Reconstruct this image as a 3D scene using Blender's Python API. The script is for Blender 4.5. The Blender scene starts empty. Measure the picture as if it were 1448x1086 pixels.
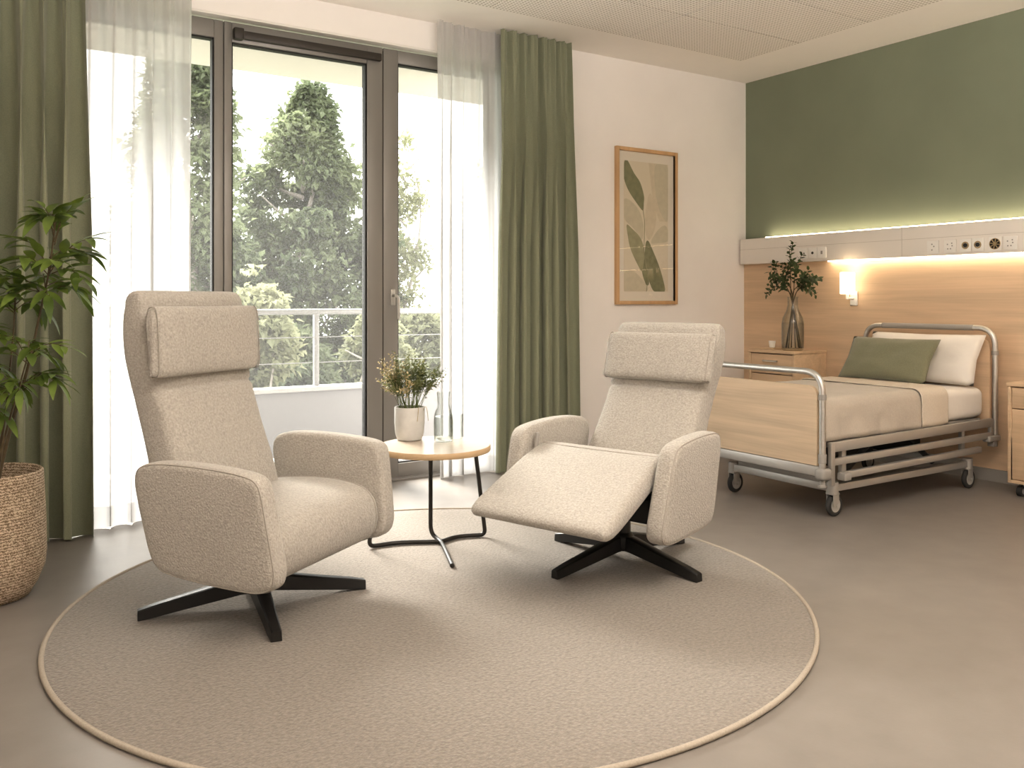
import bpy, bmesh, math, random
from mathutils import Vector, Matrix, noise
random.seed(7)
PI = math.pi
C = bpy.context.scene.collection
S = bpy.context.scene

# ------------------------------------------------------------------ materials
def new_mat(name):
    m = bpy.data.materials.new(name); m.use_nodes = True
    nt = m.node_tree; nt.nodes.clear()
    out = nt.nodes.new('ShaderNodeOutputMaterial')
    return m, nt, out
def N(nt, typ, **kw):
    n = nt.nodes.new(typ)
    for k, v in kw.items():
        if k in n.inputs: n.inputs[k].default_value = v
        else: setattr(n, k, v)
    return n
def srgb(r, g, b):
    f = lambda c: (c/255/12.92) if c/255 <= .04045 else ((c/255+.055)/1.055)**2.4
    return (f(r), f(g), f(b), 1)
def mul(c, k): return (min(1, c[0]*k), min(1, c[1]*k), min(1, c[2]*k), 1)

def surf(name, col, rough=.6, scale=None, vary=.0, bump=0, bscale=None, metal=0, spec=.4, stretch=(1,1,1), sheen=0, detail=4, bdist=.002):
    m, nt, out = new_mat(name)
    p = N(nt, 'ShaderNodeBsdfPrincipled')
    p.inputs['Base Color'].default_value = col
    p.inputs['Roughness'].default_value = rough
    p.inputs['Metallic'].default_value = metal
    p.inputs['Specular IOR Level'].default_value = spec
    if sheen:
        p.inputs['Sheen Weight'].default_value = sheen
    nt.links.new(p.outputs[0], out.inputs[0])
    tc = N(nt, 'ShaderNodeTexCoord')
    mp = N(nt, 'ShaderNodeMapping'); mp.inputs['Scale'].default_value = stretch
    nt.links.new(tc.outputs['Object'], mp.inputs['Vector'])
    if vary and scale:
        nz = N(nt, 'ShaderNodeTexNoise'); nz.inputs['Scale'].default_value = scale; nz.inputs['Detail'].default_value = detail
        nt.links.new(mp.outputs[0], nz.inputs['Vector'])
        cr = N(nt, 'ShaderNodeValToRGB')
        cr.color_ramp.elements[0].position = .3; cr.color_ramp.elements[0].color = mul(col, 1-vary)
        cr.color_ramp.elements[1].position = .7; cr.color_ramp.elements[1].color = mul(col, 1+vary)
        nt.links.new(nz.outputs['Fac'], cr.inputs[0]); nt.links.new(cr.outputs[0], p.inputs['Base Color'])
    if bump:
        nb = N(nt, 'ShaderNodeTexNoise'); nb.inputs['Scale'].default_value = bscale or scale or 50; nb.inputs['Detail'].default_value = 3
        nt.links.new(mp.outputs[0], nb.inputs['Vector'])
        b = N(nt, 'ShaderNodeBump'); b.inputs['Strength'].default_value = bump; b.inputs['Distance'].default_value = bdist
        nt.links.new(nb.outputs['Fac'], b.inputs['Height']); nt.links.new(b.outputs[0], p.inputs['Normal'])
    return m

def wood(name, base, axis='y', rough=.5, scale=1.0, contrast=.16):
    m, nt, out = new_mat(name)
    p = N(nt, 'ShaderNodeBsdfPrincipled'); p.inputs['Roughness'].default_value = rough; p.inputs['Specular IOR Level'].default_value = .3
    nt.links.new(p.outputs[0], out.inputs[0])
    tc = N(nt, 'ShaderNodeTexCoord'); mp = N(nt, 'ShaderNodeMapping')
    st = {'x': (1.2, 14, 14), 'y': (14, 1.2, 14), 'z': (14, 14, 1.2)}[axis]
    mp.inputs['Scale'].default_value = tuple(s*scale for s in st)
    nt.links.new(tc.outputs['Object'], mp.inputs['Vector'])
    n1 = N(nt, 'ShaderNodeTexNoise'); n1.inputs['Scale'].default_value = 1.0; n1.inputs['Detail'].default_value = 6; n1.inputs['Distortion'].default_value = .6
    nt.links.new(mp.outputs[0], n1.inputs['Vector'])
    mp2 = N(nt, 'ShaderNodeMapping')
    st2 = {'x': (2, 120, 120), 'y': (120, 2, 120), 'z': (120, 120, 2)}[axis]
    mp2.inputs['Scale'].default_value = st2
    nt.links.new(tc.outputs['Object'], mp2.inputs['Vector'])
    n2 = N(nt, 'ShaderNodeTexNoise'); n2.inputs['Scale'].default_value = 1.0; n2.inputs['Detail'].default_value = 3
    nt.links.new(mp2.outputs[0], n2.inputs['Vector'])
    ma = N(nt, 'ShaderNodeMath', operation='MULTIPLY_ADD'); ma.inputs[1].default_value = .35
    nt.links.new(n2.outputs['Fac'], ma.inputs[0]); nt.links.new(n1.outputs['Fac'], ma.inputs[2])
    cr = N(nt, 'ShaderNodeValToRGB')
    cr.color_ramp.elements[0].position = .42; cr.color_ramp.elements[0].color = mul(base, 1-contrast*1.3)
    cr.color_ramp.elements[1].position = .85; cr.color_ramp.elements[1].color = mul(base, 1+contrast)
    nt.links.new(ma.outputs[0], cr.inputs[0]); nt.links.new(cr.outputs[0], p.inputs['Base Color'])
    return m

def emit(name, col, strength):
    m, nt, out = new_mat(name)
    e = N(nt, 'ShaderNodeEmission'); e.inputs[0].default_value = col; e.inputs[1].default_value = strength
    nt.links.new(e.outputs[0], out.inputs[0]); return m

def thin_glass(name, tint=(1, 1, 1, 1), edge=(.75, .78, .76, 1), ior=1.3, rough=0.0, gloss=1.0, veil=0):
    m, nt, out = new_mat(name)
    lw = N(nt, 'ShaderNodeLayerWeight'); lw.inputs['Blend'].default_value = .5
    t = N(nt, 'ShaderNodeBsdfTransparent')
    mc = N(nt, 'ShaderNodeMix', data_type='RGBA')
    mc.inputs[6].default_value = tint; mc.inputs[7].default_value = edge
    nt.links.new(lw.outputs['Facing'], mc.inputs[0]); nt.links.new(mc.outputs[2], t.inputs[0])
    g = N(nt, 'ShaderNodeBsdfGlossy'); g.inputs['Roughness'].default_value = rough; g.inputs[0].default_value = (gloss, gloss, gloss, 1)
    fp = N(nt, 'ShaderNodeMath', operation='POWER'); fp.inputs[1].default_value = 4.0; nt.links.new(lw.outputs['Facing'], fp.inputs[0])
    fr = N(nt, 'ShaderNodeMath', operation='MULTIPLY_ADD'); fr.inputs[1].default_value = .55; fr.inputs[2].default_value = ((ior-1)/(ior+1))**2*1.2
    nt.links.new(fp.outputs[0], fr.inputs[0])
    mx = N(nt, 'ShaderNodeMixShader')
    nt.links.new(fr.outputs[0], mx.inputs[0]); nt.links.new(t.outputs[0], mx.inputs[1]); nt.links.new(g.outputs[0], mx.inputs[2])
    if veil:   # thin film put into the pane to imitate haze over the view
        tl = N(nt, 'ShaderNodeBsdfTranslucent'); tl.inputs[0].default_value = (1, 1, 1, 1)
        mf = N(nt, 'ShaderNodeMixShader'); mf.inputs[0].default_value = veil
        nt.links.new(mx.outputs[0], mf.inputs[1]); nt.links.new(tl.outputs[0], mf.inputs[2]); mx = mf
    nt.links.new(mx.outputs[0], out.inputs[0]); return m

def sheer_mat(name):
    m, nt, out = new_mat(name)
    t = N(nt, 'ShaderNodeBsdfTransparent')
    tl = N(nt, 'ShaderNodeBsdfTranslucent'); tl.inputs[0].default_value = (.50, .505, .515, 1)
    d = N(nt, 'ShaderNodeBsdfDiffuse'); d.inputs[0].default_value = (.93, .90, .86, 1)
    m1 = N(nt, 'ShaderNodeMixShader'); m1.inputs[0].default_value = .35
    nt.links.new(tl.outputs[0], m1.inputs[1]); nt.links.new(d.outputs[0], m1.inputs[2])
    lw = N(nt, 'ShaderNodeLayerWeight'); lw.inputs['Blend'].default_value = .3
    mr = N(nt, 'ShaderNodeMapRange'); mr.inputs['From Min'].default_value = 0; mr.inputs['From Max'].default_value = .8
    mr.inputs['To Min'].default_value = .80; mr.inputs['To Max'].default_value = .97
    nt.links.new(lw.outputs['Facing'], mr.inputs[0])
    m2 = N(nt, 'ShaderNodeMixShader')
    nt.links.new(mr.outputs[0], m2.inputs[0]); nt.links.new(t.outputs[0], m2.inputs[1]); nt.links.new(m1.outputs[0], m2.inputs[2])
    nt.links.new(m2.outputs[0], out.inputs[0]); return m

def leaf_mat(name, c1, c2, scale=3.0, trans=.4, gloss=.0):
    m, nt, out = new_mat(name)
    tc = N(nt, 'ShaderNodeTexCoord')
    nz = N(nt, 'ShaderNodeTexNoise'); nz.inputs['Scale'].default_value = scale; nz.inputs['Detail'].default_value = 3
    nt.links.new(tc.outputs['Object'], nz.inputs['Vector'])
    cr = N(nt, 'ShaderNodeValToRGB')
    cr.color_ramp.elements[0].position = .35; cr.color_ramp.elements[0].color = c1
    cr.color_ramp.elements[1].position = .65; cr.color_ramp.elements[1].color = c2
    nt.links.new(nz.outputs['Fac'], cr.inputs[0])
    p = N(nt, 'ShaderNodeBsdfPrincipled'); p.inputs['Roughness'].default_value = .5; p.inputs['Specular IOR Level'].default_value = .25+gloss
    tl = N(nt, 'ShaderNodeBsdfTranslucent')
    nt.links.new(cr.outputs[0], p.inputs['Base Color']); nt.links.new(cr.outputs[0], tl.inputs[0])
    mx = N(nt, 'ShaderNodeMixShader'); mx.inputs[0].default_value = trans
    nt.links.new(p.outputs[0], mx.inputs[1]); nt.links.new(tl.outputs[0], mx.inputs[2])
    nt.links.new(mx.outputs[0], out.inputs[0]); return m

def perforated(name, col, hole, pitch=.024, rad=.30):
    m, nt, out = new_mat(name)
    p = N(nt, 'ShaderNodeBsdfPrincipled'); p.inputs['Roughness'].default_value = .9; p.inputs['Specular IOR Level'].default_value = .1
    nt.links.new(p.outputs[0], out.inputs[0])
    tc = N(nt, 'ShaderNodeTexCoord'); sp = N(nt, 'ShaderNodeSeparateXYZ'); nt.links.new(tc.outputs['Object'], sp.inputs[0])
    sq = []
    for ax in (0, 1):
        a = N(nt, 'ShaderNodeMath', operation='DIVIDE'); a.inputs[1].default_value = pitch; nt.links.new(sp.outputs[ax], a.inputs[0])
        f = N(nt, 'ShaderNodeMath', operation='FRACT'); nt.links.new(a.outputs[0], f.inputs[0])
        s = N(nt, 'ShaderNodeMath', operation='SUBTRACT'); s.inputs[1].default_value = .5; nt.links.new(f.outputs[0], s.inputs[0])
        q = N(nt, 'ShaderNodeMath', operation='POWER'); q.inputs[1].default_value = 2; nt.links.new(s.outputs[0], q.inputs[0])
        sq.append(q)
    ad = N(nt, 'ShaderNodeMath', operation='ADD'); nt.links.new(sq[0].outputs[0], ad.inputs[0]); nt.links.new(sq[1].outputs[0], ad.inputs[1])
    lt = N(nt, 'ShaderNodeMath', operation='LESS_THAN'); lt.inputs[1].default_value = rad*rad; nt.links.new(ad.outputs[0], lt.inputs[0])
    mx = N(nt, 'ShaderNodeMix', data_type='RGBA'); mx.inputs[6].default_value = col; mx.inputs[7].default_value = hole
    nt.links.new(lt.outputs[0], mx.inputs[0]); nt.links.new(mx.outputs[2], p.inputs['Base Color'])
    return m

def woven(name, col, dark):
    m, nt, out = new_mat(name)
    p = N(nt, 'ShaderNodeBsdfPrincipled'); p.inputs['Roughness'].default_value = .9; p.inputs['Specular IOR Level'].default_value = .1
    nt.links.new(p.outputs[0], out.inputs[0])
    tc = N(nt, 'ShaderNodeTexCoord')
    w = N(nt, 'ShaderNodeTexWave', bands_direction='Z'); w.inputs['Scale'].default_value = 30; w.inputs['Distortion'].default_value = 7; w.inputs['Detail'].default_value = 3; w.inputs['Detail Scale'].default_value = 5
    nt.links.new(tc.outputs['Object'], w.inputs['Vector'])
    nz = N(nt, 'ShaderNodeTexNoise'); nz.inputs['Scale'].default_value = 90; nt.links.new(tc.outputs['Object'], nz.inputs['Vector'])
    ma = N(nt, 'ShaderNodeMath', operation='MULTIPLY'); nt.links.new(w.outputs['Fac'], ma.inputs[0]); nt.links.new(nz.outputs['Fac'], ma.inputs[1])
    cr = N(nt, 'ShaderNodeValToRGB')
    cr.color_ramp.elements[0].position = .05; cr.color_ramp.elements[0].color = dark
    cr.color_ramp.elements[1].position = .42; cr.color_ramp.elements[1].color = col
    nt.links.new(ma.outputs[0], cr.inputs[0]); nt.links.new(cr.outputs[0], p.inputs['Base Color'])
    b = N(nt, 'ShaderNodeBump'); b.inputs['Strength'].default_value = .8; b.inputs['Distance'].default_value = .006
    nt.links.new(ma.outputs[0], b.inputs['Height']); nt.links.new(b.outputs[0], p.inputs['Normal'])
    return m

M = {}
M['wall'] = surf('wall_paint', (.90, .86, .83, 1), .85, 3, .02, .15, 160, spec=.2, bdist=.0006)
M['green'] = surf('green_paint', (.222, .245, .175, 1), .8, 2, .05, .15, 160, spec=.2, bdist=.0006)
M['ceil'] = surf('ceiling_paint', (.92, .875, .82, 1), .9, 3, .01, spec=.15)
M['perf'] = perforated('perforated_board', (.90, .855, .80, 1), (.50, .45, .39, 1))
M['floor'] = surf('vinyl_floor', (.195, .174, .155, 1), .38, 7, .07, .08, 90, spec=.45, detail=6)
M['rug'] = surf('rug_pile', (.205, .180, .154, 1), .95, 85, .20, 1.0, 110, spec=.1, sheen=.2, bdist=.006)
M['rugedge'] = surf('rug_binding', (.35, .305, .25, 1), .9, 200, .1, .3, 200, spec=.1)
M['fabric'] = surf('cream_boucle', (.385, .356, .315, 1), .95, 130, .17, .9, 150, spec=.12, sheen=.25, bdist=.004)
M['piping'] = surf('cream_piping', (.35, .322, .284, 1), .95, 190, .1, .3, 210, spec=.1)
M['curtain'] = surf('green_curtain', (.255, .265, .18, 1), .8, 240, .1, .2, 300, spec=.2, sheen=.3, bdist=.001)
M['sheer'] = sheer_mat('sheer_voile')
M['oak'] = wood('oak_panel', (.64, .465, .31, 1), 'y', contrast=.10)
M['oakx'] = wood('oak_front', (.58, .42, .275, 1), 'y', contrast=.13)
M['oaklight'] = wood('oak_footboard', (.56, .435, .305, 1), 'y', contrast=.14)
M['oaktop'] = wood('oak_table', (.50, .43, .35, 1), 'x', rough=.30, contrast=.08)
M['oakedge'] = wood('oak_table_edge', (.48, .34, .20, 1), 'x', contrast=.1)
M['oakframe'] = wood('oak_picture_frame', (.60, .38, .20, 1), 'z', contrast=.1)
M['black'] = surf('black_metal', (.014, .013, .012, 1), .38, metal=.2, spec=.5)
M['blackrod'] = surf('black_rod', (.03, .026, .022, 1), .35, metal=.4, spec=.5)
M['mech'] = surf('mechanism_dark', (.012, .011, .010, 1), .6)
M['steel'] = surf('brushed_steel', (.56, .54, .51, 1), .36, 60, .06, metal=.85, stretch=(1, 1, 1))
M['silver'] = surf('silver_paint', (.46, .44, .41, 1), .42, metal=.6)
M['greyplastic'] = surf('grey_plastic', (.30, .28, .255, 1), .5)
M['rubber'] = surf('dark_rubber', (.03, .028, .026, 1), .65)
M['hub'] = surf('caster_hub', (.42, .40, .37, 1), .5)
M['alu'] = surf('bronze_aluminium', (.25, .235, .22, 1), .40, metal=.3)
M['aludark'] = surf('dark_aluminium', (.05, .042, .036, 1), .45, metal=.3)
M['gasket'] = surf('black_gasket', (.02, .019, .018, 1), .6)
M['glass'] = thin_glass('window_glass', (.97, .98, .97, 1), (.9, .92, .9, 1), ior=1.22, veil=.03)
M['picglass'] = thin_glass('picture_glass', (.97, .97, .96, 1), (.92, .92, .9, 1), ior=1.3)
M['clear'] = thin_glass('clear_glass', (.97, .98, .975, 1), (.70, .71, .69, 1), ior=1.33)
M['water'] = thin_glass('water', (.94, .95, .945, 1), (.72, .74, .72, 1), ior=1.25)
M['white'] = surf('white_plastic', (.80, .77, .72, 1), .45)
M['rail'] = surf('rail_enamel', (.78, .73, .67, 1), .45, spec=.4)
M['railline'] = surf('rail_joint', (.50, .45, .39, 1), .6)
M['led'] = emit('warm_led', (1, .83, .60, 1), 13.0)
M['shade'] = emit('lit_lamp_shade', (1, .82, .58, 1), 4.2)
M['linen'] = surf('white_linen', (.72, .675, .62, 1), .85, 6, .03, .35, 9, spec=.15, bdist=.012, sheen=.1)
M['blanket'] = surf('greige_blanket', (.47, .415, .35, 1), .9, 120, .05, .4, 8, spec=.1, sheen=.2, bdist=.014)
M['fold'] = surf('cream_fold', (.60, .53, .445, 1), .9, 120, .04, .3, 8, spec=.1, bdist=.012)
M['sage'] = surf('sage_cushion', (.20, .195, .125, 1), .85, 150, .08, .25, 200, sheen=.3, spec=.15)
M['ceramic'] = surf('matt_stoneware', (.52, .505, .48, 1), .75, 40, .04, spec=.25)
M['soil'] = surf('potting_soil', (.03, .022, .015, 1), .95, 60, .3, .8, 60, bdist=.01)
M['basket'] = woven('woven_rope', (.66, .53, .39, 1), (.22, .155, .10, 1))
M['stem'] = surf('brown_stem', (.10, .07, .035, 1), .7, 40, .2)
M['greenstem'] = surf('green_stem', (.12, .15, .05, 1), .6)
M['leaf'] = leaf_mat('houseplant_leaf', (.07, .11, .018, 1), (.19, .26, .05, 1), 9, .35, .2)
M['fern'] = leaf_mat('sprig_leaf', (.10, .125, .05, 1), (.24, .24, .11, 1), 14, .4)
M['dry'] = leaf_mat('dry_sprig', (.42, .34, .18, 1), (.58, .47, .27, 1), 14, .4)
M['euc'] = leaf_mat('cut_branch_leaf', (.03, .05, .018, 1), (.075, .105, .035, 1), 16, .25, .2)
M['treedark'] = leaf_mat('tree_leaf_mid', (.095, .12, .07, 1), (.215, .245, .14, 1), .9, .45)
M['treelight'] = leaf_mat('tree_leaf_pale', (.19, .205, .125, 1), (.34, .345, .215, 1), .8, .45)
M['bark'] = surf('tree_bark', (.30, .27, .24, 1), .9, 8, .15)
M['paper'] = surf('print_paper', (.72, .64, .52, 1), .85)
M['mat'] = surf('mat_board', (.78, .72, .64, 1), .9)
M['inkdark'] = surf('ink_sage', (.24, .235, .14, 1), .85, 25, .12)
M['inkmid'] = surf('ink_light_sage', (.36, .335, .215, 1), .85, 25, .1)
M['inkpale'] = surf('ink_pale', (.60, .54, .42, 1), .85, 25, .05)
M['inkpale2'] = surf('ink_tan', (.66, .575, .45, 1), .85, 25, .05)
M['concrete'] = surf('balcony_concrete', (.55, .54, .52, 1), .85, 10, .06)
M['parapet'] = surf('parapet_panel', (.25, .247, .255, 1), .8, 12, .02)
M['handrail'] = surf('galvanised_rail', (.30, .30, .30, 1), .5, metal=.5)
M['coping'] = surf('white_coping', (.42, .415, .41, 1), .5)
M['soffit'] = surf('cream_render', (.60, .565, .53, 1), .9)
M['grass'] = surf('lawn', (.16, .18, .11, 1), .95, 4, .2)
M['hole'] = surf('socket_hole', (.02, .018, .015, 1), .6)
M['brass'] = surf('brass_ring', (.45, .33, .18, 1), .4, metal=.6)

# ------------------------------------------------------------------ mesh helpers
def finish(name, bm, mat, parent=None, smooth=38, bevel=0, subs=0):
    bmesh.ops.remove_doubles(bm, verts=bm.verts, dist=1e-6)
    bmesh.ops.recalc_face_normals(bm, faces=bm.faces)
    me = bpy.data.meshes.new(name); bm.to_mesh(me); bm.free()
    o = bpy.data.objects.new(name, me); C.objects.link(o)
    me.materials.append(mat if not isinstance(mat, str) else M[mat])
    if smooth:
        me.polygons.foreach_set('use_smooth', [True]*len(me.polygons))
        if smooth < 180: me.set_sharp_from_angle(angle=math.radians(smooth))
    if subs:
        md = o.modifiers.new('sub', 'SUBSURF'); md.levels = subs; md.render_levels = subs
    if parent: o.parent = parent
    return o
def thing(name, label, cat, loc=(0, 0, 0), rotz=0, group=None):
    o = bpy.data.objects.new(name, None); C.objects.link(o)
    o.location = loc; o.rotation_euler = (0, 0, rotz); o.empty_display_size = .1
    o['label'] = label; o['category'] = cat
    if group: o['group'] = group
    return o
def tag(o, label, cat, group=None, kind=None):
    o['label'] = label; o['category'] = cat
    if group: o['group'] = group
    if kind: o['kind'] = kind
    return o
def struct(o, label, cat):
    o['kind'] = 'structure'; o['label'] = label; o['category'] = cat; return o

def rbox(bm, lo, hi, r=.004, seg=2, mat4=None):
    lo = Vector(lo); hi = Vector(hi); c = (lo+hi)/2; s = hi-lo
    res = bmesh.ops.create_cube(bm, size=1, matrix=Matrix.Translation(c) @ Matrix.Diagonal((s.x, s.y, s.z, 1)))
    vs = res['verts']
    if r > 0:
        es = list({e for v in vs for e in v.link_edges})
        rr = min(r, min(s)/2.05)
        b = bmesh.ops.bevel(bm, geom=es, offset=rr, segments=seg, profile=.5, affect='EDGES')
        vs = list({v for f in b['faces'] for v in f.verts} | {v for v in vs if v.is_valid})
    if mat4 is not None: bmesh.ops.transform(bm, matrix=mat4, verts=vs)
    return vs
def smooth_closed(pts, n=64):
    k = len(pts); out = []
    for i in range(n):
        t = i*k/n; j = int(t); u = t-j
        p0, p1, p2, p3 = (Vector(pts[(j+d) % k]) for d in (-1, 0, 1, 2))
        out.append(.5*((2*p1)+(p2-p0)*u+(2*p0-5*p1+4*p2-p3)*u*u+(3*p1-p0-3*p2+p3)*u**3))
    return out
def smooth_open(pts, n=24):
    k = len(pts)-1; out = []
    P = [Vector(p) for p in pts]; P = [P[0]*2-P[1]]+P+[P[-1]*2-P[-2]]
    for i in range(n+1):
        t = min(i*k/n, k-1e-9); j = int(t); u = t-j
        p0, p1, p2, p3 = P[j:j+4]
        out.append(.5*((2*p1)+(p2-p0)*u+(2*p0-5*p1+4*p2-p3)*u*u+(3*p1-p0-3*p2+p3)*u**3))
    return out
def loft(bm, rings, cap=True, closed=False):
    R = [[bm.verts.new(p) for p in ring] for ring in rings]; n = len(R[0])
    rng = range(len(R)) if closed else range(len(R)-1)
    for i in rng:
        a, b = R[i], R[(i+1) % len(R)]
        for j in range(n): bm.faces.new((a[j], a[(j+1) % n], b[(j+1) % n], b[j]))
    if cap and not closed:
        for r, fl in ((R[0], True), (R[-1], False)):
            c = bm.verts.new(sum((v.co for v in r), Vector())/n)
            for j in range(n):
                bm.faces.new((r[(j+1) % n], r[j], c) if fl else (r[j], r[(j+1) % n], c))
    return R
def slab(bm, outline, lo, hi, tomap, r=.02, seg=4, puff=0.0):
    """rounded slab: closed smooth outline (2D), extruded lo..hi along the third axis, edges rounded inward by r"""
    n = len(outline); c = sum(outline, Vector((0, 0)))/n
    nor = []
    for i in range(n):
        d = outline[(i+1) % n]-outline[i-1]; q = Vector((d.y, -d.x)); q.normalize()
        nor.append(q)
    area = sum(outline[i].x*outline[(i+1) % n].y-outline[(i+1) % n].x*outline[i].y for i in range(n))
    sg = 1 if area > 0 else -1
    def ring(off, t): return [tomap((outline[i]-nor[i]*sg*off), t) for i in range(n)]
    rings = []
    for k in range(seg+1):
        a = PI/2*k/seg; rings.append(ring(r*(1-math.sin(a)), lo+r*(1-math.cos(a))))
    for k in range(seg+1):
        a = PI/2*(1-k/seg); rings.append(ring(r*(1-math.sin(a)), hi-r*(1-math.cos(a))))
    # puffed caps: scale inner rings towards the centre
    def inner(f, t, off):
        return [tomap(c+(outline[i]-nor[i]*sg*off-c)*f, t) for i in range(n)]
    pre = [inner(f, lo-puff*(1-f*f), r) for f in (.02, .3, .6, .85)]
    post = [inner(f, hi+puff*(1-f*f), r) for f in (.85, .6, .3, .02)]
    loft(bm, pre+rings+post)
def tube(bm, pts, r, n=10, cap=True, closed=False):
    pts = [Vector(p) for p in pts]; k = len(pts)
    rad = r if isinstance(r, (list, tuple)) else [r]*k
    T = []
    for i in range(k):
        if closed: d = pts[(i+1) % k]-pts[i-1]
        else: d = pts[min(i+1, k-1)]-pts[max(i-1, 0)]
        T.append(d.normalized())
    u = T[0].orthogonal().normalized(); rings = []
    for i in range(k):
        u = (u-T[i]*u.dot(T[i]))
        if u.length < 1e-6: u = T[i].orthogonal()
        u.normalize(); v = T[i].cross(u)
        rings.append([pts[i]+(u*math.cos(2*PI*j/n)+v*math.sin(2*PI*j/n))*rad[i] for j in range(n)])
    loft(bm, rings, cap, closed)
def cyl(bm, a, b, r, n=20, r2=None):
    tube(bm, [a, b], [r, r if r2 is None else r2], n)
def lathe(bm, prof, n=36, c=(0, 0, 0), cap=True):
    c = Vector(c)
    loft(bm, [[c+Vector((r*math.cos(2*PI*j/n), r*math.sin(2*PI*j/n), z)) for j in range(n)] for r, z in prof], cap)
def sring(c, ux, uy, w, d, p=4.0, n=40):
    out = []
    for j in range(n):
        a = 2*PI*j/n; ca, sa = math.cos(a), math.sin(a)
        x = math.copysign(abs(ca)**(2/p), ca)*w; y = math.copysign(abs(sa)**(2/p), sa)*d
        out.append(c+ux*x+uy*y)
    return out
def fillet(pts, r, seg=6):
    """polyline with its inner corners rounded"""
    P = [Vector(p) for p in pts]; out = [P[0]]
    for i in range(1, len(P)-1):
        a, b, c = P[i-1], P[i], P[i+1]; u = (a-b).normalized(); v = (c-b).normalized()
        rr = min(r, (a-b).length*.49, (c-b).length*.49); p0 = b+u*rr; p1 = b+v*rr
        for k in range(seg+1):
            t = k/seg; out.append(p0*(1-t)**2+b*2*t*(1-t)+p1*t*t)
    out.append(P[-1]); return out
def pad(bm, w, h, d, mat4, nu=22, nv=16, p=2.6, ear=.05, wr=0, seed=0):
    """stuffed cushion in its own xz plane, thickness along y"""
    def pt(i, j, s):
        u = -1+2*i/nu; v = -1+2*j/nv
        x = w/2*u*(1-ear*(1-v*v)*0-ear*(1-abs(v))**1*abs(u)); z = h/2*v*(1-ear*(1-abs(u))*abs(v))
        t = max(0, (1-abs(u)**p)*(1-abs(v)**p))**.55
        y = s*d/2*t
        if wr: y += s*t*wr*noise.noise(Vector((u*3+seed, v*3, s+seed)))
        return mat4 @ Vector((x, y, z))
    for s in (-1, 1):
        V = [[bm.verts.new(pt(i, j, s)) for j in range(nv+1)] for i in range(nu+1)]
        for i in range(nu):
            for j in range(nv): bm.faces.new((V[i][j], V[i+1][j], V[i+1][j+1], V[i][j+1]))
    bmesh.ops.remove_doubles(bm, verts=bm.verts, dist=1e-5)
def leaf(bm, base, d, up, L, W, bend=.25, seg=4, fold=.15):
    d = d.normalized(); s = d.cross(up)
    if s.length < 1e-4: s = d.orthogonal()
    s.normalize(); up = s.cross(d).normalized()
    rows = []
    for i in range(seg+1):
        t = i/seg; w = W*.5*math.sin(PI*min(1, t**.8*.96+.03))**.9
        c = base+d*(L*t)-up*(bend*L*t*t)
        rows.append((c-s*w+up*fold*w, c, c+s*w+up*fold*w))
    V = [[bm.verts.new(p) for p in r] for r in rows]
    for i in range(seg):
        for k in (0, 1): bm.faces.new((V[i][k], V[i][k+1], V[i+1][k+1], V[i+1][k]))
def rnd(a, b): return random.uniform(a, b)
def rvec():
    while True:
        v = Vector((rnd(-1, 1), rnd(-1, 1), rnd(-1, 1)))
        if .05 < v.length < 1: return v.normalized()

# ------------------------------------------------------------------ camera
H = 1.10; FPX = 1241.15; YAW = math.radians(32.9345)
cam = bpy.data.cameras.new('camera'); co = bpy.data.objects.new('camera', cam); C.objects.link(co)
co.location = (0, 0, H); co.rotation_euler = (PI/2, 0, -YAW)
cam.sensor_fit = 'HORIZONTAL'; cam.sensor_width = 36; cam.lens = 36*FPX/1448
cam.shift_y = -(543-425)/1448.0
cam.clip_start = .05; cam.clip_end = 200
S.camera = co

# ------------------------------------------------------------------ room shell
XG, YW, ZC = 5.38, 4.87, 2.835
XL, YB = -1.1, -1.6
def box_obj(name, lo, hi, mat, parent=None, r=0, seg=1):
    bm = bmesh.new(); rbox(bm, lo, hi, r, seg); return finish(name, bm, mat, parent, 30)
struct(box_obj('floor', (XL-.1, YB-.1, -.12), (XG+.1, YW+.16, 0), 'floor'), 'smooth taupe vinyl floor of the whole room', 'floor')
struct(box_obj('wall_right', (XG, YB-.1, 0), (XG+.1, YW+.2, ZC+.1), 'green'), 'sage green painted wall behind the bed', 'wall')
struct(box_obj('wall_left', (XL-.1, YB-.1, 0), (XL, YW+.2, ZC+.1), 'wall'), 'plain cream side wall opposite the green wall', 'wall')
struct(box_obj('wall_rear', (XL-.1, YB-.1, 0), (XG, YB, ZC+.1), 'wall'), 'plain cream wall facing the window', 'wall')
OX0, OX1, OZ = .50, 3.10, 2.665
bm = bmesh.new()
rbox(bm, (XL, YW, 0), (OX0, YW+.2, ZC+.1), 0); rbox(bm, (OX1, YW, 0), (XG, YW+.2, ZC+.1), 0); rbox(bm, (OX0, YW, OZ), (OX1, YW+.2, ZC+.1), 0)
struct(finish('wall_window', bm, 'wall', None, 0), 'cream painted wall with the wide window opening and the framed print', 'wall')
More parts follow.
